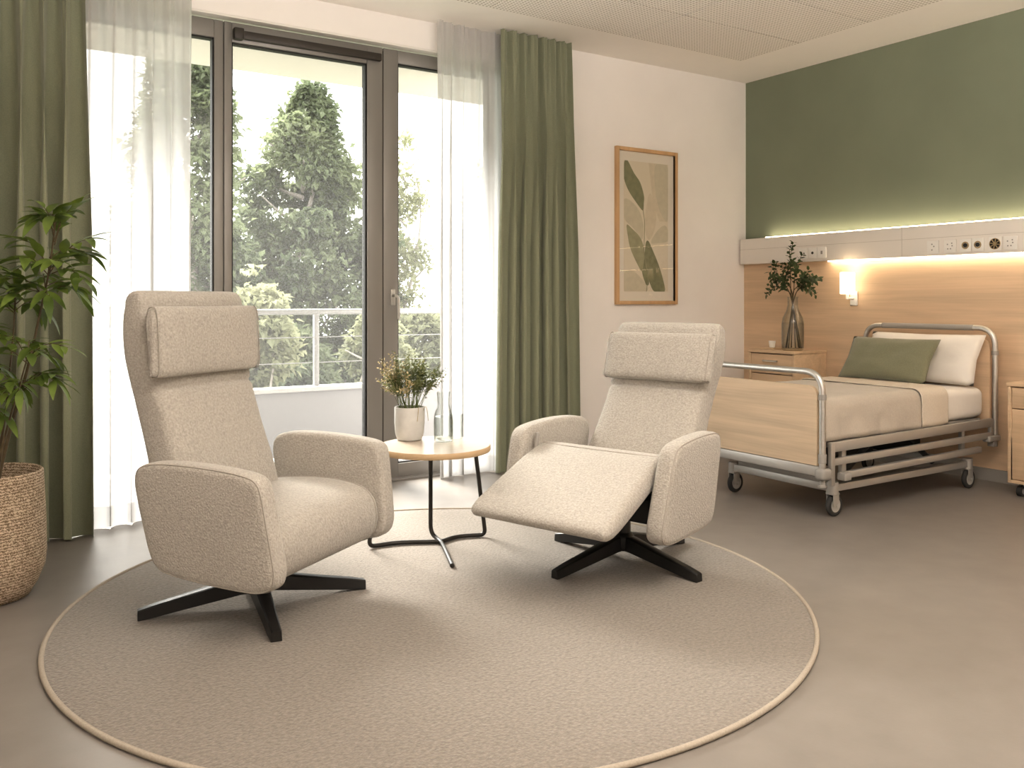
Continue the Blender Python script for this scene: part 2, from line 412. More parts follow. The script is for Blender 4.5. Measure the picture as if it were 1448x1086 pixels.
# ceiling: plaster border round a recessed field of perforated boards
CB_Y, CB_X = 4.417, 4.83
cl = struct(box_obj('ceiling', (XL-.1, YB-.1, ZC), (XG+.1, YW+.2, ZC+.1), 'ceil'), 'pale plaster ceiling with a field of perforated acoustic boards', 'ceiling')
bm = bmesh.new(); px_, py_ = 1.065, .525
for i in range(5):
    for j in range(11):
        x1 = CB_X-i*px_; y1 = CB_Y-j*py_
        x0 = max(x1-px_, XL+.3); y0 = max(y1-py_, YB+.2)
        if x1-x0 < .1 or y1-y0 < .1: continue
        g = .0035
        rbox(bm, (x0+g, y0+g, ZC-.008), (x1-g, y1-g, ZC+.002), 0)
finish('acoustic_board', bm, 'perf', cl, 0)
bm = bmesh.new(); rbox(bm, (XL+.295, YB+.195, ZC-.003), (CB_X+.005, CB_Y+.005, ZC+.001), 0)
finish('shadow_gap', bm, 'railline', cl, 0)
# oak wainscot behind the bed and the baseboard
struct(box_obj('trim_1', (XG-.02, YB, .075), (XG-.0005, YW-.0005, 1.40), 'oak'), 'oak veneer panelling on the wall behind the bed, below the white service rail', 'wall panel')
struct(box_obj('baseboard_right', (XG-.026, YB, 0), (XG-.0005, YW-.0005, .074), 'greyplastic'), 'low grey skirting under the oak panelling', 'baseboard')
struct(box_obj('baseboard_window', (OX1+.01, YW-.012, 0), (XG-.03, YW-.0005, .06), 'wall'), 'low cream skirting under the framed print', 'baseboard')

# ------------------------------------------------------------------ window wall: fixed light, terrace door, opening sash
FY0, FY1 = 4.93, 5.0
def frame_bars(bm, bars, y0=FY0, y1=FY1, r=.004):
    for x0, z0, x1, z1 in bars: rbox(bm, (x0, y0, z0), (x1, y1, z1), r)
ZT = 2.645
def window_unit(name, label, cat, x0, x1, g, sash=None, head=None):
    """outer bars x0..x1, glass rectangle g=(gx0,gz0,gx1,gz1)"""
    e = bpy.data.objects.new(name, None); C.objects.link(e); e.location = ((x0+x1)/2, FY0, 0); struct(e, label, cat)
    o = Vector(e.location)
    bm = bmesh.new()
    frame_bars(bm, [(x0, 0.0, g[0], ZT), (g[2], 0.0, x1, ZT), (g[0], 0.0, g[2], g[1]), (g[0], g[3], g[2], ZT)])
    bmesh.ops.translate(bm, verts=bm.verts, vec=-o); finish('frame', bm, 'alu', e, 30)
    bm = bmesh.new()
    t = .008
    for a in ((g[0], g[1], g[0]+t, g[3]), (g[2]-t, g[1], g[2], g[3]), (g[0], g[1], g[2], g[1]+t), (g[0], g[3]-t, g[2], g[3])):
        rbox(bm, (a[0], FY0+.012, a[1]), (a[2], FY1-.012, a[3]), 0)
    bmesh.ops.translate(bm, verts=bm.verts, vec=-o); finish('gasket', bm, 'gasket', e, 30)
    bm = bmesh.new()
    q = [bm.verts.new((x, FY0+.035, z)) for x, z in ((g[0], g[1]), (g[2], g[1]), (g[2], g[3]), (g[0], g[3]))]
    bm.faces.new(q); bmesh.ops.translate(bm, verts=bm.verts, vec=-o); finish('pane', bm, 'glass', e, 0)
    return e
window_unit('window_1', 'narrow fixed window light behind the left sheer curtain', 'window', OX0, 1.296, (OX0+.06, .10, 1.247, 2.545))
d1 = window_unit('door_1', 'tall glazed terrace door in a dark bronze frame', 'door', 1.300, 2.252, (1.343, .10, 2.150, 2.535))
d2 = window_unit('door_2', 'narrow glazed door leaf with a lever handle, behind the right sheer', 'door', 2.258, OX1, (2.356, .095, OX1-.09, 2.565))
# dark joint and door-closer rail on the terrace door
o1 = Vector(d1.location)
bm = bmesh.new(); rbox(bm, (1.345, FY0-.03, 2.555), (2.235, FY0, 2.60), .006); rbox(bm, (1.345, FY0-.045, 2.545), (1.40, FY0, 2.61), .008)
rbox(bm, (2.2525, FY0+.002, .0), (2.2575, FY1, ZT-.02), 0)
bmesh.ops.translate(bm, verts=bm.verts, vec=-o1); finish('closer_rail', bm, 'aludark', d1, 30)
o2 = Vector(d2.location)
bm = bmesh.new(); rbox(bm, (2.302, FY0-.010, 1.07), (2.334, FY0, 1.17), .008, 3); cyl(bm, (2.318, FY0-.01, 1.13), (2.318, FY0-.05, 1.13), .010, 12)
tube(bm, fillet([(2.318, FY0-.045, 1.13), (2.335, FY0-.05, 1.12), (2.336, FY0-.05, .985)], .012), .0095, 10)
bmesh.ops.translate(bm, verts=bm.verts, vec=-o2); finish('handle', bm, 'silver', d2, 40)
# reveal lining above the frame
struct(box_obj('trim_2', (OX0, YW+.001, OZ-.012), (OX1, FY0, OZ-.0005), 'white'), 'white lining strip along the top of the window opening', 'trim')
struct(box_obj('trim_3', (OX0, YW-.01, .0005), (OX1, FY0, .012), 'alu'), 'low threshold strip along the foot of the glazed doors', 'trim')

# ------------------------------------------------------------------ balcony and garden
struct(box_obj('balcony_floor', (-2.5, YW+.2, -.15), (6.5, 6.15, -.02), 'concrete'), 'pale concrete balcony slab outside the glazed doors', 'balcony')
struct(box_obj('balcony_roof', (-2.5, YW+.21, 2.665), (6.5, 6.02, 2.90), 'soffit'), 'cream underside of the balcony above the window', 'balcony')
par = thing('balcony_railing', 'pale balcony parapet with white coping, slim posts and a metal handrail', 'railing', (2.0, 6.0, -.02))
bm = bmesh.new()
xs = [-2.35+.62*2*i for i in range(7)]
for i in range(7):
    rbox(bm, (-4.3+i*1.25+.004, -.03, .04), (-4.3+(i+1)*1.25-.004, .03, .49), .003)
finish('parapet_panel', bm, 'parapet', par, 30)
bm = bmesh.new(); rbox(bm, (-4.4, -.06, .482), (4.4, .06, .515), .006); finish('coping', bm, 'coping', par, 30)
bm = bmesh.new(); cyl(bm, (-4.4, 0, 1.04), (4.4, 0, 1.04), .021, 14); finish('handrail', bm, 'handrail', par, 40)
for i in range(7):
    bm = bmesh.new(); x = -3.525+i*1.25; rbox(bm, (x-.018, -.018, .51), (x+.018, .018, 1.03), .004); finish('post', bm, 'handrail', par, 30)
for z in (.68, .86):
    bm = bmesh.new(); cyl(bm, (-4.4, 0, z), (4.4, 0, z), .0035, 6); finish('wire', bm, 'handrail', par, 40)
GZ = -3.0
struct(box_obj('ground', (-40, 5.2, GZ-.2), (60, 60, GZ), 'grass'), 'green lawn of the garden below the balcony', 'ground')

def tree(name, label, x, y, top, prof, nleaf, ls, mat, cat='tree', trunk=.12, seed=1, clump=.34, group=None, flat=.45, branchy=14):
    """prof: list of (height fraction 0..1 from GZ to top, crown radius)"""
    random.seed(seed)
    t = thing(name, label, cat, (x, y, GZ), 0, group)
    Ht = top-GZ
    def rad(f):
        for (f0, r0), (f1, r1) in zip(prof, prof[1:]):
            if f0 <= f <= f1: return r0+(r1-r0)*(f-f0)/(f1-f0)
        return 0
    bm = bmesh.new()
    tr = [(rnd(-.05, .05)*k, rnd(-.05, .05)*k, Ht*.93*k/6) for k in range(7)]; tr[0] = (0, 0, 0)
    tube(bm, smooth_open(tr, 18), [trunk*(1-.9*k/18) for k in range(19)], 8)
    f_lo = prof[0][0]; clumps = []
    for k in range(branchy):
        f = f_lo+(.93-f_lo)*(k+rnd(0, .8))/branchy; a = k*2.4+rnd(-.4, .4); r = rad(min(.99, f))*rnd(.6, .95)
        b0 = Vector((0, 0, Ht*max(.05, f-.10*(1-f)-.03))); b1 = Vector((math.cos(a)*r, math.sin(a)*r, Ht*f))
        tube(bm, smooth_open([b0, (b0+b1)/2+Vector((0, 0, -.06*r)), b1], 6), [trunk*.32*(1-.85*q/6)+.006 for q in range(7)], 5)
    finish('trunk', bm, 'bark', t, 60)
    bm = bmesh.new(); n = 0; guard = 0
    while n < nleaf and guard < 40000:
        guard += 1
        f = rnd(f_lo, .995); R = rad(f)
        if R <= 0: continue
        a = rnd(0, 2*PI); rr = R*math.sqrt(rnd(.08, 1))*(.75+.35*noise.noise(Vector((math.cos(a)*1.7+seed, math.sin(a)*1.7, f*9))))
        c = Vector((math.cos(a)*rr, math.sin(a)*rr, f*Ht))
        if noise.noise(c*1.25+Vector((seed*3, 0, 0))) < -.06: continue
        outw = Vector((math.cos(a), math.sin(a), .1))
        for q in range(random.randint(11, 17)):
            off = rvec()*clump*rnd(.25, 1); off.z *= flat
            p = c+off; d = (outw*.8+rvec()+Vector((0, 0, -.25))).normalized()
            L = ls*rnd(.7, 1.3); s = d.cross(Vector((rnd(-.5, .5), rnd(-.5, .5), 1)))
            if s.length < .05: continue
            s.normalize(); W = L*.36; upv = s.cross(d)
            vs = [bm.verts.new(p), bm.verts.new(p+d*L*.35+s*W+upv*.02), bm.verts.new(p+d*L-upv*L*.18), bm.verts.new(p+d*L*.35-s*W+upv*.02)]
            bm.faces.new((vs[0], vs[1], vs[2])); bm.faces.new((vs[0], vs[2], vs[3]))
            n += 1
    me = bpy.data.meshes.new('crown'); bm.to_mesh(me); bm.free()
    o = bpy.data.objects.new('crown', me); C.objects.link(o); me.materials.append(M[mat]); o.parent = t
    return t
tree('maple_tree', 'large grey-green maple filling the middle of the terrace door view', 5.75, 16.2, 5.35,
     [(.10, 1.9), (.3, 2.4), (.5, 2.25), (.62, 1.9), (.74, 1.42), (.86, .85), (.94, .42), (1, .06)], 44000, .14, 'treedark', seed=3, trunk=.14, clump=.28, branchy=34, flat=.3)
tree('maple_tree', 'tall maple behind the leftmost window light and door frame', 3.35, 15.0, 5.3,
     [(.12, 1.2), (.35, 1.35), (.6, 1.25), (.8, .95), (.95, .5), (1, .1)], 24000, .14, 'treedark', seed=8, trunk=.13, clump=.36, branchy=24, flat=.3)
tree('garden_tree', 'thin sparse tree with bare upper twigs behind the right-hand glazed leaf', 7.65, 15.6, 4.6,
     [(.2, .7), (.5, .75), (.7, .55), (.9, .4), (1, .1)], 3000, .12, 'treelight', seed=5, trunk=.07, clump=.28, branchy=22)
tree('garden_tree', 'leafy tree standing far right beyond the right sheer curtain', 10.4, 16.5, 4.3,
     [(.1, 1.3), (.5, 1.5), (.8, .9), (1, .1)], 9000, .15, 'treedark', seed=15, trunk=.1, clump=.4, branchy=16)
tree('garden_bush', 'pale yellow-green bush at the right behind the balcony handrail', 4.75, 10.6, .95,
     [(.3, .55), (.6, .75), (.85, .55), (1, .1)], 6500, .11, 'treelight', 'bush', .05, 21, .24, branchy=10)
tree('garden_bush', 'pale bush at the left behind the balcony handrail, next to the tall chair', 3.25, 11.0, 1.5,
     [(.3, .5), (.6, .7), (.85, .5), (1, .1)], 6500, .11, 'treelight', 'bush', .05, 22, .24, branchy=10)
tree('garden_bush', 'low green bush right of the door post, behind the potted sprigs', 6.4, 12.5, .9,
     [(.2, .9), (.6, 1.1), (.85, .7), (1, .1)], 6000, .13, 'treelight', 'bush', .05, 23, .26, branchy=10)
tree('garden_bush', 'grey-green bush in shade in the middle of the garden, under the big maple', 4.6, 13.6, .6,
     [(.2, 1.0), (.6, 1.3), (.85, .9), (1, .1)], 9000, .13, 'treedark', 'bush', .06, 24, .28, branchy=10)
random.seed(11)

# ------------------------------------------------------------------ curtains
def drape(name, label, path, z0, z1, folds, amp_t, amp_b, mat, seed=0, flare=.0, ncol=240, nrow=16, hem=True, phase=0.0):
    random.seed(seed)
    path = smooth_open([Vector((p[0], p[1], 0)) for p in path], 40)
    t = thing(name, label, 'curtain', (path[0].x, path[0].y, 0))
    o = Vector((path[0].x, path[0].y, 0))
    ph = [rnd(-.5, .5) for _ in range(int(folds)+4)]
    am = [rnd(.6, 1.2) for _ in range(int(folds)+4)]
    def base(s):
        q = s*(len(path)-1); i = min(int(q), len(path)-2); u = q-i
        p = path[i].lerp(path[i+1], u); d = (path[i+1]-path[i]).normalized()
        return p, d
    bm = bmesh.new(); V = []
    for r in range(nrow+1):
        v = r/nrow; z = z1+(z0-z1)*v; row = []
        a = amp_t+(amp_b-amp_t)*min(1, v*2.2)**.7
        for c in range(ncol+1):
            s = c/ncol; p, d = base(s); nrm = Vector((d.y, -d.x, 0))
            k = s*folds; i = int(k)
            w = math.sin(2*PI*k+phase+ph[i]*math.sin(PI*(k-i))*1.4*min(1, v*3))
            w = math.copysign(abs(w)**.75, w)*(am[i]*(1-(k-i))+am[i+1]*(k-i))
            fine = math.sin(2*PI*k*2.63+seed)*.4*(1-min(1, v*5))
            w2 = .25*math.sin(2*PI*k*.5+seed+v*1.2)
            fl = flare*(s-.5)*v
            q = p+d*fl+nrm*(a*(w+fine+w2))-nrm*0
            lat = d*(a*.75*math.cos(2*PI*k*1.0+phase))
            row.append(bm.verts.new(q+lat*min(1, v*2)+Vector((0, 0, z+.006*math.sin(2*PI*k)*(v > .99)))-o))
        V.append(row)
    for r in range(nrow):
        for c in range(ncol): bm.faces.new((V[r][c], V[r][c+1], V[r+1][c+1], V[r+1][c]))
    finish('drape', bm, mat, t, 180)
    # heading tape and bottom hem as slightly separate cloth bands following the same folds
    if hem:
        bm = bmesh.new()
        for (ra, rb, za, zb, nm) in ((nrow-1, nrow, .10, .0, 'hem'),):
            off = .0015
            top = []; bot = []
            for c in range(ncol+1):
                s = c/ncol; p, d = base(s); nrm = Vector((d.y, -d.x, 0))
                k = s*folds; i = int(k); v = 1
                w = math.sin(2*PI*k+phase+ph[i]*math.sin(PI*(k-i))*1.4); w = math.copysign(abs(w)**.75, w)*(am[i]*(1-(k-i))+am[i+1]*(k-i))
                w2 = .25*math.sin(2*PI*k*.5+seed+1.2)
                q = p+d*(flare*(s-.5))+nrm*(amp_b*(w+w2)+off)+d*(amp_b*.75*math.cos(2*PI*k+phase))
                top.append(bm.verts.new(q+Vector((0, 0, z0+.10))-o)); bot.append(bm.verts.new(q+Vector((0, 0, z0+.006*math.sin(2*PI*k)))-o))
            for c in range(ncol): bm.faces.new((top[c], top[c+1], bot[c+1], bot[c]))
        finish('hem', bm, mat, t, 180)
    return t
drape('curtain', 'heavy sage green curtain gathered at the left of the window, behind the basket plant', [(-.02, 4.52), (.28, 4.52), (.545, 4.50)], .006, ZC-.004, 6, .026, .050, 'curtain', 3, .03, phase=.8)
drape('curtain', 'heavy sage green curtain gathered at the right of the window, beside the framed print', [(2.985, 4.735), (3.27, 4.74), (3.535, 4.745)], .006, ZC-.004, 7, .022, .046, 'curtain', 5, .10, phase=.5)
drape('sheer_curtain', 'white sheer curtain at the left of the window, behind the tall upright chair', [(.545, 4.60), (.82, 4.66), (1.085, 4.74)], .006, ZC-.004, 5.5, .016, .028, 'sheer', 9, .0)
drape('sheer_curtain', 'white sheer curtain at the right of the window, behind the side table', [(2.545, 4.77), (2.75, 4.80), (3.06, 4.815)], .006, ZC-.010, 5, .014, .026, 'sheer', 12, .0)

# ------------------------------------------------------------------ rug
RC = (1.562, 2.888); RR = 1.326
rug = thing('rug', 'large round beige rug with a stitched edge under the two armchairs', 'rug', (RC[0], RC[1], 0))
bm = bmesh.new(); lathe(bm, [(RR-.012, .0005), (RR-.008, .008), (RR-.02, .012), (RR*.9, .0125), (RR*.5, .0125), (.02, .0125)], 128, cap=True); finish('pile', bm, 'rug', rug, 60)
bm = bmesh.new(); tube(bm, [(RR*math.cos(2*PI*k/160)*.995, RR*math.sin(2*PI*k/160)*.995, .0085) for k in range(160)], .0085, 8, closed=True); finish('edge_binding', bm, 'rugedge', rug, 180)
RZ = .0125

# ------------------------------------------------------------------ recliner chairs
V2 = lambda a, b: Vector((a, b))
ARM = [(-.138, .43), (-.148, .495), (-.136, .537), (-.095, .558), (.0, .567), (.15, .564), (.285, .552), (.336, .534), (.354, .495), (.364, .410), (.374, .300), (.376, .245), (.356, .200), (.300, .180), (.20, .180), (.08, .188), (-.02, .200), (-.070, .222), (-.098, .270), (-.118, .345)]
def chair_base(t, ang, off=0.0, col_top=.22):
    R = .396
    for k in range(4):
        a = ang+k*PI/2; bm = bmesh.new(); d = Vector((math.cos(a), math.sin(a), 0)); s = Vector((-d.y, d.x, 0)); rings = []
        for u, w, zt, zb in ((.0, .030, .105, .048), (.06, .030, .103, .046), (.2, .025, .073, .026), (.34, .0205, .046, .006), (.391, .0185, .034, .0), (.396, .017, .032, .0)):
            c = d*u
            rings.append([c-s*w+Vector((0, 0, zb)), c+s*w+Vector((0, 0, zb)), c+s*w*.9+Vector((0, 0, zt-.004)), c+s*w*.65+Vector((0, 0, zt)), c-s*w*.65+Vector((0, 0, zt)), c-s*w*.9+Vector((0, 0, zt-.004))])
        loft(bm, rings); bmesh.ops.translate(bm, verts=bm.verts, vec=(0, off, 0)); finish('leg', bm, 'black', t, 30)
    bm = bmesh.new(); lathe(bm, [(.046, .046), (.05, .06), (.05, .098), (.040, .112), (.034, .118), (.034, col_top)], 28, (0, off, 0)); finish('column', bm, 'black', t, 40)
def arm(t, side, rear=1.0, k0=0.0, k1=0.0):
    bm = bmesh.new(); ol = smooth_closed([V2(a*rear if a < 0 else a+(k0+k1*(.38-b)/.19)*min(1, a/.33), b) for a, b in ARM], 80)
    # flared slab: thickness along x, leaning slightly inward at the foot
    def mp(p, x):
        lean = (.40-p.y)*.05
        return Vector((side*(x-lean*1.0), p.x, p.y))
    slab(bm, ol, .312, .392, mp, r=.023, seg=5, puff=.006)
    a = finish('armrest', bm, 'fabric', t, 180)
    bm = bmesh.new()
    pts = []; n = len(ol); rr, aa = .023, math.radians(48)
    for k in range(n):
        d = ol[(k+1) % n]-ol[k-1]; q = Vector((d.y, -d.x)).normalized()
        area = sum(ol[m].x*ol[(m+1) % n].y-ol[(m+1) % n].x*ol[m].y for m in range(n)); sg = 1 if area > 0 else -1
        pts.append(mp(ol[k]-q*sg*(rr*(1-math.sin(aa))), .392-rr*(1-math.cos(aa))))
    tube(bm, pts, .0028, 6, closed=True)
    finish('seam', bm, 'piping', a, 180)
    return a
def back_loft(t, stations, seam_t=None):
    """stations: (y_front, z, half_width, depth); built as superellipse rings"""
    bm = bmesh.new(); n = 110; rings = []
    pts = smooth_open([Vector((s[0], s[1], 0)) for s in stations], n); par = smooth_open([Vector((s[2], s[3], 0)) for s in stations], n)
    for i in range(n+1):
        p = pts[i]; a = pts[max(0, i-1)]; b = pts[min(n, i+1)]; tan = Vector((0, b.x-a.x, b.y-a.y)).normalized()
        nor = Vector((0, tan.z, -tan.y)); w, d = par[i].x, par[i].y
        if seam_t is not None:
            k = math.exp(-((i/n-seam_t)/.011)**2); d2 = d*(1-.085*k); w2 = w*(1-.01*k)
        else: d2, w2 = d, w
        c = Vector((0, p.x, p.y))-nor*(d/2)+nor*((d2-d)*.5)
        rings.append(sring(c, Vector((1, 0, 0)), nor, w2, d2/2, 5.0, 56))
    # rounded top
    top = rings[-1]; c = sum(top, Vector())/len(top); tan = (pts[-1]-pts[-2]); tan = Vector((0, tan.x, tan.y)).normalized()
    w = par[-1].x; d = par[-1].y
    for k in range(1, 6):
        f = k/5; h = .045*math.sin(f*PI/2); sx = 1-.05*(1-math.cos(f*PI/2))-.04*f*f; sy = max(.04, math.cos(f*PI/2*.98))
        nor = Vector((0, tan.z, -tan.y)); ring = []
        for q in top:
            l = q-c; ring.append(c+Vector((l.x*(1-(.16)*(1-math.sqrt(max(0, 1-f*f)))), 0, 0))+nor*(l.dot(nor)*sy)+tan*h)
        rings.append(ring)
    loft(bm, rings); return finish('backrest', bm, 'fabric', t, 180)
def head_pillow(t, loc, tilt, w=.565, h=.235, d=.105):
    bm = bmesh.new(); m = Matrix.Translation(loc) @ Matrix.Rotation(tilt, 4, 'X'); n = 18; rings = []
    for i in range(n+1):
        u = -1+2*i/n; x = u*w/2; e = max(0, 1-abs(u)**9)**.5
        hh = (h/2)*(.90+.10*e)*(1+.035*math.cos(u*PI*.5)*0+.03*(u*u)); dd = (d/2)*(.40+.60*e)*(1+.10*(1-u*u))
        ring = []
        for j in range(44):
            a = 2*PI*j/44; ca, sa = math.cos(a), math.sin(a)
            y = math.copysign(abs(ca)**(2/3.2), ca)*dd; z = math.copysign(abs(sa)**(2/5.5), sa)*hh
            ring.append(m @ Vector((x+.004*math.sin(z*40), y, z)))
        rings.append(ring)
    loft(bm, rings); p = finish('head_pillow', bm, 'fabric', t, 70)
    for u in (-.955, .955):
        bm = bmesh.new(); ring = []
        e = max(0, 1-abs(u)**9)**.5; hh = (h/2)*(.90+.10*e)*(1+.03*u*u)+.0005; dd = (d/2)*(.40+.60*e)*(1+.10*(1-u*u))+.0005
        for j in range(44):
            a = 2*PI*j/44; ca, sa = math.cos(a), math.sin(a)
            ring.append(m @ Vector((u*w/2, math.copysign(abs(ca)**(2/3.2), ca)*dd, math.copysign(abs(sa)**(2/5.5), sa)*hh)))
        tube(bm, ring, .0020, 6, closed=True)
        finish('piping', bm, 'piping', p, 180)
def seat_block(t, prof, half=.288, name='seat_cushion', r=.022, puff=.0, seams=()):
    bm = bmesh.new(); ol = smooth_closed([V2(a, b) for a, b in prof], 72)
    slab(bm, ol, -half, half, lambda p, x: Vector((x, p.x, p.y)), r=r, seg=4, puff=puff)
    s = finish(name, bm, 'fabric', t, 180)
    if seams:
        for x in seams:
            bm = bmesh.new(); tube(bm, [Vector((x, p.x, p.y)) for p in ol], .003, 6, closed=True)
            finish('seam', bm, 'piping', s, 180)
    return s

c1 = thing('recliner_chair', 'cream boucle recliner sitting upright, with tall back and headrest pillow, left of the side table', 'armchair', (.926, 3.175, RZ+.001), math.radians(-55-90), None)
chair_base(c1, math.radians(-8+145), .035, col_top=.24)
arm(c1, 1, 1, .014, .014); arm(c1, -1, 1, .005, .005)
seat_block(c1, [(-.16, .34), (-.10, .385), (.06, .403), (.20, .401), (.29, .383), (.342, .342), (.358, .28), (.348, .222), (.315, .187), (.24, .174), (.06, .184), (-.10, .200), (-.15, .25)], .311, seams=(.285, -.285))
back_loft(c1, [(-.035, .355, .268, .15), (-.065, .48, .262, .165), (-.110, .62, .252, .165), (-.165, .78, .255, .155), (-.203, .92, .268, .145), (-.218, 1.03, .271, .13), (-.226, 1.085, .266, .115)], .505)
head_pillow(c1, Vector((.02, -.172, .944)), math.radians(3), .55, .243, .062)
bm = bmesh.new(); rbox(bm, (-.20, -.14, .20), (.20, .24, .235), .01); finish('seat_plate', bm, 'mech', c1, 30)

c2 = thing('recliner_chair', 'cream boucle recliner leaning back with its leg rest raised, between the side table and bed', 'armchair', (2.427, 2.853, RZ+.001), math.radians(-162-90), None)
chair_base(c2, math.radians(8+252), .034, col_top=.26)
arm(c2, 1, 1.35, -.03, .03); arm(c2, -1, .55, -.025, .033)
seat_block(c2, [(-.14, .37), (-.09, .405), (.04, .445), (.17, .470), (.255, .462), (.275, .425), (.262, .385), (.20, .345), (.05, .315), (-.10, .315)], .308)
back_loft(c2, [(-.035, .385, .268, .15), (-.080, .48, .256, .165), (-.148, .60, .243, .165), (-.220, .72, .243, .155), (-.268, .83, .258, .145), (-.300, .915, .264, .13), (-.320, .962, .258, .115)], .49)
head_pillow(c2, Vector((-.012, -.242, .838)), math.radians(17), .53, .212, .062)
# raised leg rest
bm = bmesh.new(); LR = [(.150, .470), (.190, .488), (.29, .465), (.43, .402), (.55, .345), (.625, .305), (.648, .276), (.626, .250), (.55, .262), (.39, .325), (.25, .385), (.16, .425)]
slab(bm, smooth_closed([V2(a, b) for a, b in LR], 72), -.292, .292, lambda p, x: Vector((x*(1+.08*max(0, min(1, (p.x-.2)/.4))), p.x, p.y)), r=.022, seg=4, puff=.004)
lr = finish('leg_rest', bm, 'fabric', c2, 180)
bm = bmesh.new(); tube(bm, smooth_open([(-.280, .215, .4835), (-.15, .222, .484), (0, .224, .4838), (.15, .222, .484), (.280, .215, .4835)], 20), .003, 6); finish('seam', bm, 'piping', lr, 180)
bm = bmesh.new(); rbox(bm, (-.22, -.14, .21), (.22, .20, .31), .012)
for x in (-.23, .21):
    rbox(bm, (x, .10, .24), (x+.02, .16, .40), .004); rbox(bm, (x, .12, .33), (x+.02, .42, .36), .004, mat4=Matrix.Translation((0, .12, .345)) @ Matrix.Rotation(math.radians(2), 4, 'X') @ Matrix.Translation((0, -.12, -.345)))
finish('recline_mechanism', bm, 'mech', c2, 30)
bm = bmesh.new(); rbox(bm, (.284, .240, .455), (.299, .258, .530), .005, 3, mat4=Matrix.Translation((.27, .25, .47)) @ Matrix.Rotation(math.radians(10), 4, 'X') @ Matrix.Translation((-.27, -.25, -.47)))
finish('release_lever', bm, 'greyplastic', c2, 40)

# ------------------------------------------------------------------ side table and what stands on it
TX, TY, TZ = 1.796, 3.395, .472
tb = thing('side_table', 'small round oak-topped side table on bent black metal legs between the armchairs', 'side table', (TX, TY, RZ+.001))
h = TZ-RZ-.001
bm = bmesh.new(); lathe(bm, [(.242, h-.0255), (.2445, h-.022), (.2445, h-.0035), (.242, h-.0005)], 72); top = finish('tabletop', bm, 'oakedge', tb, 40)
bm = bmesh.new(); lathe(bm, [(.2405, h-.003), (.2418, h), (.10, h), (.01, h)], 72); finish('tabletop_veneer', bm, 'oaktop', top, 40)
feet = [(1.562-TX, 3.565-TY), (2.092-TX, 3.455-TY)]
jn = Vector((.07, .07, .0))
r_ = .0095
for fx, fy in feet:
    bm = bmesh.new(); d = Vector((fx, fy, 0)); tp = Vector((fx*.78, fy*.78, h-.026))
    mid = (Vector((fx, fy, 0))+jn)/2+Vector((-.01, .035, 0))
    low = fillet([tp, (fx, fy, r_)], .03)
    run = smooth_open([(fx, fy, r_), (mid.x, mid.y, r_), (jn.x, jn.y, r_)], 14)
    path = fillet([tp, Vector((fx, fy, r_+.0)), run[3]], .03, 6)+run[4:]
    tube(bm, path, r_, 10); finish('leg', bm, 'blackrod', tb, 60)
bm = bmesh.new()
bk = Vector((.06, .15, 0))
tube(bm, fillet([(bk.x-.0, bk.y, h-.026), (bk.x, bk.y, .030), (jn.x, jn.y, r_), (.02, -.06, r_+.003), (-.060, -.268, r_)], .04, 6), r_, 10); finish('leg', bm, 'blackrod', tb, 60)

def place(label, name, cat, x, y, z): return thing(name, label, cat, (x, y, z))
pp = place('pale stoneware pot of feathery green and dry sprigs standing on the side table', 'potted_plant', 'potted plant', 1.765, 3.575, TZ)
bm = bmesh.new(); lathe(bm, [(.048, .0), (.056, .004), (.064, .03), (.068, .075), (.068, .145), (.066, .150), (.062, .149), (.060, .135), (.058, .12)], 40); finish('pot', bm, 'ceramic', pp, 40)
bm = bmesh.new(); lathe(bm, [(.0595, .118), (.0595, .132), (.03, .136), (.002, .136)], 28); finish('soil', bm, 'soil', pp, 60)
def sprig(bms, bml, base, tip, n, L, W, sag=.02, r=.0014, start=.25):
    P = smooth_open([base, (base+tip)/2+Vector((rnd(-.01, .01), rnd(-.01, .01), sag)), tip], 14)
    tube(bms, P, [r*(1-.6*k/14) for k in range(15)], 5)
    for k in range(n):
        f = start+(1-start)*(k/(n-1)); q = f*14; i = min(13, int(q)); p = P[i].lerp(P[i+1], q-i); d = (P[i+1]-P[i]).normalized()
        a = k*2.4+rnd(-.5, .5); s = d.orthogonal().normalized(); s = Matrix.Rotation(a, 3, d) @ s
        leaf(bml, p, (d*rnd(.5, .9)+s).normalized(), (d+rvec()*.3), L*(1.1-.55*f)*rnd(.8, 1.2), W, .15, 2, .1)
random.seed(31)
bs, bl, bd = bmesh.new(), bmesh.new(), bmesh.new()
for k in range(58):
    a = rnd(0, 2*PI); rr = rnd(.01, .045); b = Vector((math.cos(a)*rr, math.sin(a)*rr, .13)); sp = rnd(.02, .17)
    tip = Vector((math.cos(a)*sp, math.sin(a)*sp, .14+rnd(.17, .285)*(1-.3*(sp/.17)**2)))
    dry = tip.x < -.045 and rnd(0, 1) < .7
    for m in range(3):   # forked sprig
        tt = tip+Vector((rnd(-.035, .035), rnd(-.035, .035), rnd(-.08, .0)))*(m > 0)
        sprig(bs, bd if dry else bl, b.lerp(tip, .45*(m > 0)), tt, 17 if m == 0 else 13, .025, .0078, .012, .0012, .3 if m == 0 else .15)
finish('stems', bs, 'greenstem', pp, 180); finish('foliage', bl, 'fern', pp, 180); o = finish('dry_sprigs', bd, 'dry', pp, 180); o['label'] = 'dry straw-coloured sprigs'
for k in range(2):
    bm = bmesh.new(); tube(bm, smooth_open([(.015+.03*k, -.050, .135), (.012+.035*k, -.066, .153), (.008+.045*k, -.0705, .13), (.004+.055*k, -.0705, .09)], 12), .0013, 5); finish('trailing_strand', bm, 'dry', pp, 180)

